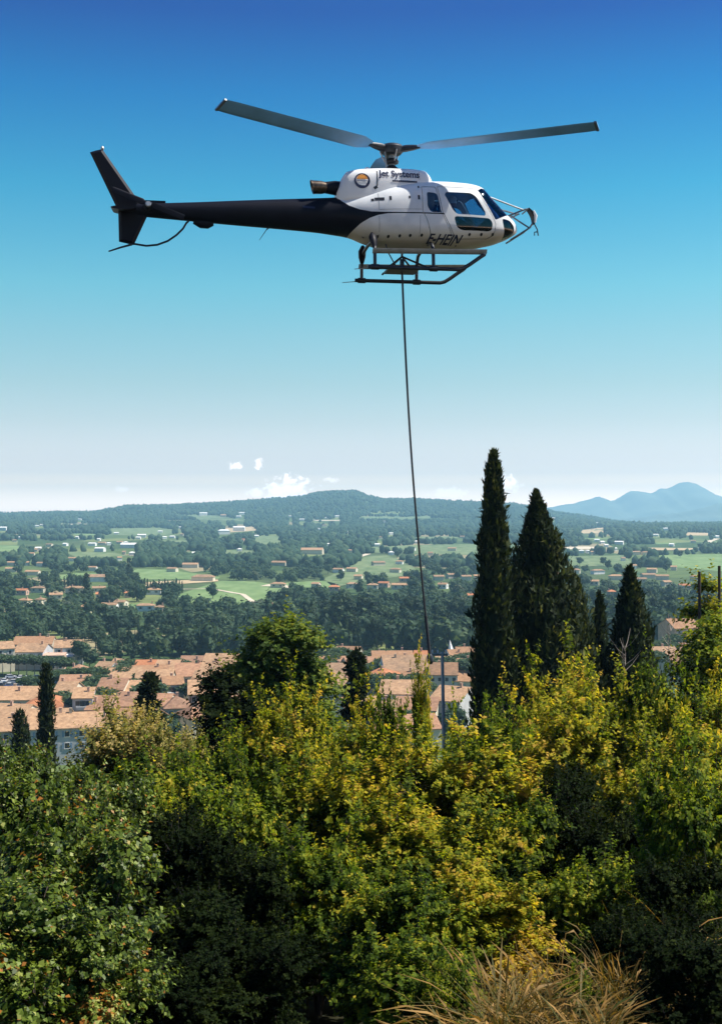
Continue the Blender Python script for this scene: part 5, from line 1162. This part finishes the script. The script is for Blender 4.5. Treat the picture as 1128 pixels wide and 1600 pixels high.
# ------------------------------------------------------------------ the thicket on the near slope
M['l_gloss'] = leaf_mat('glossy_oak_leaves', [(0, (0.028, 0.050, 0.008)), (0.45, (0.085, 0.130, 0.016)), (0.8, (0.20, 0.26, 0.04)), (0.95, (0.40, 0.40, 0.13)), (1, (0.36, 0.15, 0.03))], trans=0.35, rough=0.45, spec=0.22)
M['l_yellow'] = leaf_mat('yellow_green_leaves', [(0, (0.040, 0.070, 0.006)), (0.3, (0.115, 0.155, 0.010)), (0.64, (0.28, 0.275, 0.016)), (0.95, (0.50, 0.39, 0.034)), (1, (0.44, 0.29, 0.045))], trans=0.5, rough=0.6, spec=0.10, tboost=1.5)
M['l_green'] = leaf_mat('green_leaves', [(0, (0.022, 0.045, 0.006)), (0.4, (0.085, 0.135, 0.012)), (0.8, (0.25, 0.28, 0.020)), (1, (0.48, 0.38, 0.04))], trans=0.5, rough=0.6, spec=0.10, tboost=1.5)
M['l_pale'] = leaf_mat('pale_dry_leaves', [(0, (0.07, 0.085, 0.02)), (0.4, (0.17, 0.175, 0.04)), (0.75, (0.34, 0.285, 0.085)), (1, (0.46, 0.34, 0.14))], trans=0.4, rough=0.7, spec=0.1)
M['l_deep_shade'] = leaf_mat('shade_dark_leaves', [(0, (0.004, 0.009, 0.002)), (0.7, (0.011, 0.020, 0.004)), (1, (0.035, 0.048, 0.008))], trans=0.3, rough=0.7, spec=0.05)  # near-black leaf colour that stands in for shade in the hollows
M['shade_dark_bark'] = simple('shade_dark_bark', (0.010, 0.008, 0.006), 0.9)  # bark darkened to go with the shade painted into those leaves
M['l_cypress'] = leaf_mat('cypress_sprays', [(0, (0.008, 0.015, 0.008)), (0.5, (0.018, 0.030, 0.012)), (0.8, (0.055, 0.070, 0.020)), (1, (0.20, 0.20, 0.06))], trans=0.3, rough=0.7, spec=0.12)  # brightest stops imitate sunlight on the sprays
M['l_tree'] = leaf_mat('broad_tree_leaves', [(0, (0.030, 0.058, 0.010)), (0.5, (0.080, 0.130, 0.016)), (0.85, (0.17, 0.21, 0.022)), (1, (0.28, 0.27, 0.03))], trans=0.45, rough=0.6, spec=0.15)

def blobs_crown(r, H, Rr, nb, squash=1.0, low=.12, upright=0.0):
    """crown of a shrub: separate foliage masses with hollows between them, and a few plumes standing out of the top"""
    C_ = []; R_ = []; tries = 0; nb = max(10, nb // 2)
    while len(C_) < nb and tries < 900:
        tries += 1; z = r.uniform(.16, .84); a = r.uniform(0, 2 * PI); pr = math.sin(min(1, .18 + z * .8) * PI) ** .5; o = math.sqrt(r.uniform(.1, 1)) * pr * Rr * .92
        c = np.array([o * math.cos(a), o * math.sin(a), z * H]); rad = Rr * r.uniform(.24, .40)
        if all(np.linalg.norm(c - q) > .82 * (rad + s_) for q, s_ in zip(C_, R_)): C_.append(c); R_.append(rad)
    for q in range(6):
        a = r.uniform(0, 2 * PI); o = Rr * r.uniform(.05, .75); b0 = np.array([o * math.cos(a), o * math.sin(a), H * r.uniform(.60, .74)]); L = H * r.uniform(.16, .34)
        for t in (0, .33, .66, 1): C_.append(b0 + np.array([.18 * math.cos(a) * t * Rr, .18 * math.sin(a) * t * Rr, L * t])); R_.append(Rr * (.17 - .10 * t))
    return np.array(C_), np.array(R_)
def shoots(r, c, rad, n, k, Ls, leaf, up, tint_tip, spread=.8, vary=.18):
    """n leafy shoots growing out of the masses; k leaves each"""
    nb = len(c); i = r.choice(nb, n, p=(rad ** 2) / (rad ** 2).sum()); d = rand_dir(r, n); d[:, 2] = np.abs(d[:, 2]) * .9 - .12 * r.uniform(size=n)
    O = c[i] + d * (rad[i] * r.uniform(.5, 1.0, n))[:, None]
    D = d * .7 + rand_dir(r, n) * .45 + np.array([0, 0, up]); D /= np.linalg.norm(D, axis=1, keepdims=True)
    L = Ls * r.uniform(.4, 1.2, n) * np.where(r.uniform(size=n) < .12, 1.7, 1.0)
    t = np.linspace(.12, 1.0, k)[None, :] + r.normal(size=(n, k)) * .03
    droop = np.array([0, 0, -1.0])[None, None] * (t ** 2 * .16)[..., None] * L[:, None, None]
    P = O[:, None] + D[:, None] * (t * L[:, None])[..., None] + droop
    ph = r.uniform(0, 6.28, (n, 1)) + np.arange(k)[None] * 2.4
    a = np.cross(D, np.array([.3, .2, 1.0])); a /= np.linalg.norm(a, axis=1, keepdims=True); b = np.cross(D, a)
    side = a[:, None] * np.cos(ph)[..., None] + b[:, None] * np.sin(ph)[..., None]
    LD = side * spread + D[:, None] * .6 + r.normal(size=(n, k, 3)) * .2
    LN = D[:, None] * .7 + np.array([0, 0, .6]) - side * .35 + r.normal(size=(n, k, 3)) * .35
    s_ = leaf * r.uniform(.65, 1.2, (n, k)) * (1.1 - .35 * np.clip(t, 0, 1))
    v, f = leaf_quads(P.reshape(-1, 3), LD.reshape(-1, 3), LN.reshape(-1, 3), s_.ravel() * 1.25, s_.ravel() * 1.02, .10)
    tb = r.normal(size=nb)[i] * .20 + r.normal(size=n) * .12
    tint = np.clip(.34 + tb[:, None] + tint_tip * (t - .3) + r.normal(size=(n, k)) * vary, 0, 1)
    # the twigs themselves: thin three-sided rods
    e0 = O; e1 = P[:, -1]; w = .006 + .0 * L
    tv = np.stack([e0 + a * .008, e0 - a * .004 + b * .007, e0 - a * .004 - b * .007, e1], 1).reshape(-1, 3); j = np.arange(n)[:, None] * 4
    tf = np.concatenate([j + np.array([[0, 1, 3]]), j + np.array([[1, 2, 3]]), j + np.array([[2, 0, 3]])])
    return v, f, np.repeat(tint.ravel(), 4), tv, tf, O
def stems_mesh(r, H, Rr, c, n, mat, r0=.035):
    b = MB()
    for q in range(n):
        t = c[r.integers(len(c))]; base = Vector((r.normal() * Rr * .12, r.normal() * Rr * .12, -.35)); top = Vector(t) * 1.0
        mid = base.lerp(top, .5) + Vector((r.normal() * .12, r.normal() * .12, .15)) * Rr
        pts = [base, base.lerp(mid, .5) + Vector((r.normal(), r.normal(), 0)) * .03, mid, mid.lerp(top, .5) + Vector((r.normal(), r.normal(), r.normal())) * .05, top]
        b.tube(pts, [r0, r0 * .8, r0 * .6, r0 * .42, r0 * .2], 6)
    me = b.mesh('stems', True); me.materials.append(mat); return me
SHRUB = {}
def shrub_proto(key, seed, H, Rr, nb, n, k, Ls, leaf, up, tip, mat, spread=.8, low=.12, vary=.18, stem='bark'):
    r = np.random.default_rng(seed); c, rad = blobs_crown(r, H, Rr, nb, low=low)
    v, f, t, tv, tf, O = shoots(r, c, rad, n, k, Ls, leaf, up, tip, spread, vary)
    me = np_mesh('foliage', v, f, t); me.materials.append(M[mat])
    tw = np_mesh('twigs', tv, tf); tw.materials.append(M[stem])
    h_ = float(np.percentile(v[:, 2], 99.5)); r_ = float(np.percentile(np.hypot(v[:, 0], v[:, 1]), 96))
    SHRUB.setdefault(key, []).append((me, tw, stems_mesh(r, H, Rr, c, 9, M[stem]), h_, r_))
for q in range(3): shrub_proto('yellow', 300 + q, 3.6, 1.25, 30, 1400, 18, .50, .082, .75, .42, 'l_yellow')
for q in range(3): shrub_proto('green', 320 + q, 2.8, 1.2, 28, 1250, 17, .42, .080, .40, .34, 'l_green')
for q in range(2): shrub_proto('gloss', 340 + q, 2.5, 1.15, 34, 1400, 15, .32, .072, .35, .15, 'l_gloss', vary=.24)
for q in range(2): shrub_proto('deep', 360 + q, 2.6, 1.2, 26, 1300, 18, .40, .068, .30, .20, 'l_deep_shade', stem='shade_dark_bark')  # shrubs whose colour makes the hollows read as black shade
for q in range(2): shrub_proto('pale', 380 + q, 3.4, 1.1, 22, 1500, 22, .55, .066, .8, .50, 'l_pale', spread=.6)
def put_shrub(key, px, top, Y, wpx, label, v=0, rz=0.0, cat='shrub', name='shrub', group=None, deeper=0.0):
    """a shrub whose top is seen at (px, top) at distance Y, about wpx wide"""
    me, tw, st, h0, r0 = SHRUB[key][v % len(SHRUB[key])]; p = at(px, top, Y); g = float(gz(p.x, Y)) - .15 - deeper
    o = empty(name, (p.x, Y, g), rz); s_ = wpx / F * Y / 2 / r0; o.scale = (s_, s_, max(.2, (p.z - g) / h0))
    tag(o, label, cat, group)
    tag(link_mesh('foliage', me, None, o), kind='stuff'); tag(link_mesh('twigs', tw, None, o), kind='stuff'); tag(link_mesh('stems', st, None, o), kind='stuff')
    return o

S = [ # kind, px, top, Y, width px, variant, turn, label
 ('pale', 205, 1108, 25, 190, 0, 0.3, 'pale yellowish dry shrub with feathery shoots below the dark pine'),
 ('pale', 285, 1130, 24, 150, 1, 2.0, 'pale shrub with dry tips left of the big broadleaf tree foot'),
 ('gloss', 22, 1168, 22, 150, 0, 1.0, 'grey-green shrub at the left border below the thin cypress'),
 ('gloss', 112, 1196, 20, 170, 1, 4.0, 'rounded grey-green shrub right of the foot of the thin cypress'),
 ('green', 345, 1150, 23, 170, 0, 0.9, 'dark green shrub under the shaded side of the big broadleaf tree'),
 ('yellow', 452, 1075, 24, 165, 0, 1.2, 'tall yellow-green shrub in front of the big broadleaf tree'),
 ('yellow', 545, 1078, 25, 150, 1, 2.6, 'pointed yellow-green shrub below the small dark conifer'),
 ('green', 606, 1090, 23, 96, 1, 0.2, 'narrow green shrub left of the pole, its top against the tan roofs'),
 ('yellow', 654, 1034, 25, 66, 2, 0.6, 'slim yellow shrub whose tip touches the lower end of the rope'),
 ('green', 735, 1112, 24, 120, 2, 3.0, 'leafy green shrub at the foot of the utility pole'),
 ('green', 790, 1105, 22, 150, 0, 4.0, 'green shrub in front of the tall cypress'),
 ('yellow', 850, 1048, 24, 150, 1, 5.0, 'airy yellow-green shrub with loose tips before the broad cypress'),
 ('yellow', 940, 1030, 25, 190, 0, 2.2, 'broad bright yellow-green shrub before the dark broad cypress'),
 ('green', 1035, 1040, 24, 150, 1, 1.3, 'green shrub with pale stems right of the dark broad cypress'),
 ('yellow', 1110, 1060, 20, 150, 2, 0.0, 'yellow-leaved shrub leaning in from the right border'),
 ('yellow', 650, 1140, 19, 240, 0, 4.1, 'wide yellow shrub in the very middle of the thicket'),
 ('yellow', 770, 1150, 19, 260, 1, 0.9, 'wide golden-yellow shrub right of the middle of the thicket'),
 ('yellow', 905, 1095, 20, 270, 2, 3.3, 'large golden-topped shrub in the upper right of the thicket'),
 ('yellow', 1035, 1120, 18, 230, 0, 5.2, 'golden shrub with brownish tips toward the right border'),
 ('yellow', 520, 1165, 18, 230, 1, 1.9, 'dense yellow-green shrub left of the middle of the thicket'),
 ('green', 415, 1190, 18, 200, 2, 0.5, 'green shrub between the dark hollow and the yellow shrubs'),
 ('green', 250, 1180, 18, 230, 1, 2.4, 'green shrub on the upper rim of the dark hollow'),
 ('green', 340, 1220, 16, 190, 0, 3.5, 'small-leaved green shrub hanging over the dark hollow'),
 ('gloss', 168, 1215, 16, 190, 0, 5.5, 'glossy green shrub on the left rim of the dark hollow'),
 ('yellow', 590, 1245, 14, 240, 2, 0.4, 'yellow-green shrub halfway down the middle of the slope'),
 ('yellow', 700, 1240, 14, 250, 0, 2.9, 'sunlit yellow shrub lower in the middle of the slope'),
 ('green', 810, 1250, 14, 190, 1, 4.7, 'green shrub left of the dark gap on the right'),
 ('green', 490, 1290, 13, 220, 2, 1.1, 'green shrub at the right side of the dark hollow'),
 ('yellow', 760, 1330, 11.5, 220, 1, 5.9, 'low yellow-green shrub above the dry grass'),
 ('green', 1075, 1175, 12.8, 200, 2, 2.1, 'green shrub with upright stems above the dark gap on the right'),
 ('green', 940, 1340, 12, 190, 0, 0.7, 'loose green shrub at the lower edge of the dark gap'),
 ('green', 620, 1360, 11, 230, 1, 3.8, 'green shrub low in the middle above the bottom border'),
 ('green', 640, 1450, 8.5, 230, 2, 2.0, 'nearest green shrub at the bottom border left of the dry grass'),
 ('deep', 275, 1262, 13.5, 210, 0, 0.2, 'shrub with shade-coloured leaves filling the upper part of the shaded hollow'),
 ('deep', 370, 1330, 12.5, 200, 1, 2.2, 'shrub with shade-coloured leaves on the right side of the shaded hollow'),
 ('deep', 300, 1400, 11, 230, 1, 1.8, 'shrub with shade-coloured leaves in the middle of the shaded hollow'),
 ('deep', 400, 1450, 9.6, 190, 0, 4.0, 'shrub with shade-coloured leaves low in the shaded hollow, by the nearest green shrub'),
 ('deep', 265, 1500, 8.8, 210, 0, 5.6, 'shrub with shade-coloured leaves at the bottom border by the glossy shrubs'),
 ('deep', 905, 1205, 16, 200, 1, 4.4, 'shrub with shade-coloured leaves under the large golden-topped shrub'),
 ('deep', 955, 1255, 14, 180, 0, 1.4, 'shrub with shade-coloured leaves filling the gap on the right'),
 ('deep', 1060, 1350, 11.5, 200, 1, 3.4, 'shrub with shade-coloured leaves above the shaded bottom right corner'),
 ('deep', 1010, 1420, 9.5, 170, 0, 0.4, 'shrub with shade-coloured leaves right behind the dry grass'),
 ('deep', 1085, 1460, 8.2, 230, 1, 5.4, 'shrub with shade-coloured leaves in the bottom right corner'),
 ('green', 700, 1500, 7.6, 110, 0, 1.4, 'small leafy green shrub among the dry grass on its left side'),
 ('green', 905, 1520, 8.6, 90, 2, 2.4, 'small leafy green sprig standing in the dry grass'),
 ('gloss', 40, 1205, 10.5, 270, 1, 2.7, 'big glossy-leaved shrub filling the left border'),
 ('gloss', 120, 1290, 9.0, 290, 0, 0.6, 'glossy-leaved shrub in the lower left with sunlit leaves'),
 ('gloss', 20, 1380, 7.6, 330, 1, 4.9, 'nearest glossy-leaved shrub in the bottom left corner'),
 ('gloss', 130, 1440, 7.8, 240, 0, 3.9, 'glossy shrub whose sprays reach out over the dark hollow'),
]
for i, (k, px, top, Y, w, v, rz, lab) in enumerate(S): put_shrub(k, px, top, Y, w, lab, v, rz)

# ------------------------------------------------------------------ cypresses
def cypress(px, top, Y, wpx, base_py, label, seed, n=9000, shape=.75, spray=.30, name='cypress_tree', lean=0.0, lit=.0):
    r = np.random.default_rng(seed); p = at(px, top, Y); g = float(gz(p.x, Y)); H = p.z - g; Wd = wpx / F * Y
    z = r.uniform(.0, 1, n) ** .9; a = r.uniform(0, 2 * PI, n)
    lump = .62 + .95 * (fbm(a * 1.7 + 9, z * H * .75, seed, 3) - .1)
    prof = np.where(z < .25, .85 + .6 * z, 1.0) * (1 - np.clip(z, 0, 1)) ** shape * (1 + .9 * z); prof /= prof.max()
    q = Wd / 2 * prof * lump * (r.uniform(.12, 1, n) ** .32)
    P = np.stack([q * np.cos(a) + lean * z, q * np.sin(a), z * H], 1)
    out = np.stack([np.cos(a), np.sin(a), np.zeros(n)], 1)
    D = out * r.uniform(.05, .55, (n, 1)) + np.array([0, 0, 1.0]) + r.normal(size=(n, 3)) * .22; Nn = out + r.normal(size=(n, 3)) * .6
    s_ = spray * r.uniform(.5, 1.25, n) * (.55 + .45 * prof ** .5)
    v, f = leaf_quads(P, D, Nn, s_ * 1.5, s_ * .55, .15)
    tint = np.clip(.42 + .42 * (fbm(a * 3, z * H, seed + 5, 2) - .5) * 2 + .16 * r.normal(size=n) + lit, 0, 1)  # sunlit speckle is put into the tint
    o = empty(name, (p.x, Y, g)); tag(o, label, 'cypress' if 'cypress' in name else 'tree')
    m = 26; hv = []
    zz = np.linspace(0, .97, m); pr = np.interp(zz, np.sort(z), prof[np.argsort(z)]); core = MB().tube([(lean * t, 0, t * H) for t in zz], list(Wd * .30 * pr + .01), 9).mesh('foliage_core')
    cm = np_mesh('crown', v, f, np.repeat(tint, 4)); cm.materials.append(M['l_cypress'])
    c = link_mesh('crown', cm, None, o); tag(c, kind='stuff')
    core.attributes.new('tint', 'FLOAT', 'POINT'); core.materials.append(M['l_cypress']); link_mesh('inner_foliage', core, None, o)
    MB().tube([(0, 0, -.5), (lean * .2, 0, H * .3), (lean * .6, 0, H * .6)], [.18, .13, .06], 8).build('trunk', M['bark'], o, True)
    return o
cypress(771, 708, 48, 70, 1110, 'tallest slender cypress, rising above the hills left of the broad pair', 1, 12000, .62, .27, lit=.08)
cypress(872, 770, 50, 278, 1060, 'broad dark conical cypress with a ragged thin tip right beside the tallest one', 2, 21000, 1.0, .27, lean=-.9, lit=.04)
cypress(900, 905, 52, 150, 1060, 'lower sun-tinted cypress on the right shoulder of the broad ragged-tipped one', 3, 15000, 1.0, .27, lit=.2)
cypress(936, 928, 56, 44, 1010, 'small slim cypress between the broad pair and the dark broad cypress', 4, 3500, .6, .26)
cypress(984, 888, 50, 165, 1060, 'dark broad cypress with bare pale twigs, standing alone on the right', 5, 11000, .9, .26)
cypress(73, 1040, 85, 27, 1195, 'very thin dark cypress in front of the orange-roofed house on the left', 6, 4500, .3, .30)
cypress(32, 1112, 95, 34, 1170, 'short dark cypress left of the very thin one', 7, 3000, .4, .34)
def conifer(px, top, Y, wpx, label, seed, tiers=15, n=5200, name='pine_tree'):
    r = np.random.default_rng(seed); p = at(px, top, Y); g = float(gz(p.x, Y)); H = p.z - g; Wd = wpx / F * Y
    o = empty(name, (p.x, Y, g)); tag(o, label, 'tree'); vv = []; ff = []; tt = []; m = 0; br = MB(); Hv = min(H, Wd * 2.4)
    for q in range(tiers * 4):
        z = (q + r.uniform()) / (tiers * 4); zt = H - Hv + z * Hv * .96; L = Wd / 2 * (1.02 - z) ** .7 * r.uniform(.55, 1.1); a = r.uniform(0, 2 * PI); up = r.uniform(-.05, .35)
        d = np.array([math.cos(a), math.sin(a), up]); br.tube([(0, 0, zt), tuple(np.array([0, 0, zt]) + d * L)], [.05, .012], 4)
        k = n // (tiers * 4); t = r.uniform(.25, 1.05, k); P = np.array([0, 0, zt]) + d * (L * t)[:, None] + r.normal(size=(k, 3)) * np.array([.11, .11, .09]) * (1 + L * .35)
        s_ = .30 * r.uniform(.5, 1.2, k); v, f = leaf_quads(P, d + r.normal(size=(k, 3)) * .6 + np.array([0, 0, .5]), rand_dir(r, k) + np.array([0, 0, .6]), s_ * 1.3, s_ * .55); vv.append(v); ff.append(f + m); m += len(v); tt.append(np.repeat(np.clip(.35 + .2 * r.normal(size=k), 0, 1), 4))
    me = np_mesh('crown', np.concatenate(vv), np.concatenate(ff), np.concatenate(tt)); me.materials.append(M['l_cypress']); tag(link_mesh('crown', me, None, o), kind='stuff')
    br.tube([(0, 0, -.5), (0, 0, H * .97)], [.2, .03], 7); tag(br.build('limbs', M['bark'], o, True), kind='stuff'); return o
conifer(233, 1050, 70, 72, 'dark bushy pine standing before the sunlit cream house front', 11)
conifer(556, 1020, 62, 46, 'small dark conifer with open branches right of the big broadleaf tree', 12, 12, 3400, 'conifer_tree')

# ------------------------------------------------------------------ the big broadleaf tree and other trees at the thicket's upper edge
def big_tree(px, top, Y, wpx, label, seed, n_sh=2600, leaf=.15, mat='l_tree', nb=34, hfrac=.62, name='broadleaf_tree', tintadd=0):
    r = np.random.default_rng(seed); p = at(px, top, Y); g = float(gz(p.x, Y)); H = p.z - g; Rr = wpx / F * Y / 2
    z = r.uniform(0, 1, nb); a = r.uniform(0, 2 * PI, nb); prof = np.sqrt(np.clip(1 - (z * 1.25 - .35) ** 2 / .95, .05, 1)); q = np.sqrt(r.uniform(.05, 1, nb)) * prof * Rr * .72
    Hc = H * hfrac; c = np.stack([q * np.cos(a), q * np.sin(a), H - Hc + z * (Hc - .7)], 1); rad = r.uniform(.20, .34, nb) * Rr
    v, f, t, tv, tf, O = shoots(r, c, rad, n_sh, 13, .75, leaf, .45, .30, .8)
    o = empty(name, (p.x, Y, g)); tag(o, label, 'tree')
    me = np_mesh('crown', v, f, np.clip(t + tintadd, 0, 1)); me.materials.append(M[mat]); tag(link_mesh('crown', me, None, o), kind='stuff')
    b = MB().tube([(0, 0, -.5), (.1, 0, H * .25), (0, .1, H * .5), (.1, 0, H * .75)], [Rr * .09, Rr * .075, Rr * .05, Rr * .02], 9)
    b.build('trunk', M['bark'], o, True)
    bl = MB()
    for k in range(nb):
        s0 = Vector((0, 0, max(H * .2, c[k][2] - Rr * .9))); e = Vector(c[k]); bl.tube([s0, s0.lerp(e, .5) + Vector((0, 0, -.1 * Rr)), e], [Rr * .028, Rr * .018, Rr * .007], 5)
    tag(bl.build('limbs', M['bark'], o, True), kind='stuff'); return o
big_tree(438, 972, 42, 205, 'big round broadleaf tree rising left of the rope above the thicket', 21, 4600)
big_tree(362, 1045, 40, 150, 'darker lower broadleaf tree joined to the left of the big one', 22, 2000, .15, 'l_deep_shade')  # shaded left side of the big tree, put into leaf colour
big_tree(1107, 866, 40, 84, 'slim sunlit tree between the two dark wooden posts', 23, 1500, .14, 'l_yellow', 26, .8, 'slim_tree')
big_tree(1114, 925, 32, 120, 'leafy green tree at the right border below the posts', 24, 1700, .11, 'l_green', 26, .8)
big_tree(1075, 1010, 30, 70, 'small dark-leaved tree left of the leafy one at the right border', 25, 900, .10, 'l_deep_shade', 20, .8, 'small_tree')

# bare pale twigs before the dark broad cypress
def bare(px, top, Y, hgt, label, seed):
    r = np.random.default_rng(seed); p = at(px, top, Y); g = float(gz(p.x, Y)); o = empty('bare_sapling', (p.x, Y, g)); tag(o, label, 'sapling'); H = p.z - g; b = MB()
    b.tube([(0, 0, -.3), (.15, 0, H * .5), (-.1, 0, H)], [.03, .022, .008], 6)
    o2 = b.build('stem', M['grey_bark'], o, True); w = MB()
    for i in range(11):
        z = H - hgt * r.uniform(.05, 1); a = r.uniform(0, 2 * PI); L = r.uniform(.3, .8); w.tube([(0, 0, z), (L * .5 * math.cos(a), L * .5 * math.sin(a), z + L * .35), (L * math.cos(a), L * math.sin(a), z + L * .9)], [.014, .010, .004], 5)
    tag(w.build('branches', M['grey_bark'], o, True), kind='stuff')
bare(976, 1010, 46, 1.0, 'bare grey sapling with pale twigs in front of the dark broad cypress', 31)
bare(1047, 978, 44, 1.6, 'thin leafless sapling in front of the tall brown house', 32)

# ------------------------------------------------------------------ utility pole, wooden posts
p = at(690, 1019, 50); g = float(gz(p.x, 50)); pole = empty('utility_pole', (p.x + .12, 50, g)); tag(pole, 'pale concrete utility pole with a short crossarm standing below the rope end', 'pole')
Hp = p.z - g
MB().tube([(0.10, 0, -.4), (0.0, 0, Hp * .5), (-.10, 0, Hp)], [.11, .085, .065], 10).build('pole_shaft', M['concrete'], pole, True)
arm = MB().box((-.22, 0, Hp - .10), (.70, .09, .10)).build('crossarm', M['grey_metal'], pole)
for x in (-.50, -.28, .06):
    MB().lathe([(.02, Hp - .05), (.035, Hp), (.02, Hp + .03), (.032, Hp + .06), (.012, Hp + .10)], 10, (x, 0, 0)).build('insulator', M['white_metal'], arm, True)
for px, top, lab in ((1092, 893, 'thin dark wooden post left of the slim sunlit tree'), (1123, 884, 'thin dark wooden post right of the slim sunlit tree, close to the border')):
    p = at(px, top, 38); g = float(gz(p.x, 38)); o = tag(MB().tube([(0, 0, -.5), (0.02, 0, (p.z - g) * .5), (0, 0, p.z - g)], [.05, .05, .045], 8).build('wooden_post', M['bark'], None, True), lab, 'post'); o.location = (p.x, 38, g)

# ------------------------------------------------------------------ dry grass clump at the lower right
M['straw'] = leaf_mat('straw', [(0, (0.028, 0.048, 0.006)), (0.35, (0.080, 0.070, 0.012)), (0.7, (0.18, 0.105, 0.022)), (1, (0.34, 0.195, 0.055))], trans=0.3, rough=0.6, spec=0.2)
def grass(tufts, Y0, seed, label):
    """tufts: (px, py of the foot, distance, blades, height, lean to the right)"""
    r = np.random.default_rng(seed); k = 7; VV = []; FF = []; TT = []; m = 0; c0 = at(tufts[0][0], tufts[0][1], tufts[0][2])
    for (px, py, Y, n, hgt, lean) in tufts:
        c = at(px, py, Y); x = r.normal(size=n) * .07; y = r.normal(size=n) * .09; g = gz(c.x + x, Y + y) - .06; g = np.minimum(g, c.z)
        h = hgt * r.uniform(.35, 1.1, n) + (c.z - g) * .8; a = np.where(r.uniform(size=n) < .5 + .5 * lean, 0, PI) + r.normal(size=n) * .8; b_ = r.uniform(.10, .75, n) * h * (.6 + .6 * abs(lean)); dr = r.uniform(.1, .6, n)
        t = np.linspace(0, 1, k)[None]; dx = np.cos(a)[:, None] * b_[:, None] * t ** 2; dy = np.sin(a)[:, None] * b_[:, None] * t ** 2; dz = h[:, None] * (t - dr[:, None] * t ** 3.4)
        kink = np.where(r.uniform(size=n) < .12, 1, 0)[:, None] * (t > .6) * (t - .6) * h[:, None]; dz = dz - kink * 1.3; dx = dx + kink * np.cos(a)[:, None]
        P = np.stack([c.x + x[:, None] + dx, Y + y[:, None] + dy, g[:, None] + dz], -1)
        w = np.repeat(.0016 + .0012 * np.sin(t * PI), n, 0); hd_ = (r.uniform(size=n) < .5)[:, None] & (t > .70) & (t < .99); w = np.where(hd_, .0075, w); w[:, -1] = .001
        sd = np.stack([-np.sin(a), np.cos(a), r.normal(size=n) * .5], -1)[:, None] * w[..., None]
        V_ = np.stack([P - sd, P + sd], 2).reshape(-1, 3) - np.array(c0); i = (np.arange(n)[:, None] * k + np.arange(k - 1)[None]).reshape(-1) * 2 + m; m += len(V_)
        VV.append(V_); FF.append(np.stack([i, i + 1, i + 3, i + 2], 1)); TT.append(np.repeat(np.clip(.22 + .2 * r.normal(size=(n, 1)) + .30 * t + .30 * hd_, 0, 1), 2, 1).ravel())
    o = link_mesh('dry_grass', np_mesh('dry_grass', np.concatenate(VV), np.concatenate(FF), np.concatenate(TT)), M['straw']); o.location = c0; tag(o, label, 'grass', kind='stuff')
rg = random.Random(4)
grass([(rg.uniform(720, 945), rg.uniform(1510, 1650), rg.uniform(7.2, 8.6), rg.randint(60, 130), rg.uniform(.20, .40), rg.uniform(-.9, .9)) for _ in range(30)], 7.5, 41, 'dry straw-coloured grass with drooping seed heads at the bottom right')
grass([(rg.uniform(690, 770), rg.uniform(1570, 1660), rg.uniform(6.9, 7.6), rg.randint(50, 90), rg.uniform(.22, .36), -.7) for _ in range(7)], 7.2, 42, 'lower dry grass leaning out at the left side of the straw-coloured clump')
grass([(rg.uniform(820, 985), rg.uniform(1470, 1560), rg.uniform(8.6, 9.4), rg.randint(40, 80), rg.uniform(.35, .55), rg.uniform(-.5, .9)) for _ in range(14)], 8.8, 43, 'taller dry grass stems standing behind the straw-coloured clump')
grass([(rg.uniform(930, 1080), rg.uniform(1400, 1480), 10.3, 9, .6, .3) for _ in range(8)], 10.3, 44, 'few thin dry grass stems standing in the dark shade on the right')
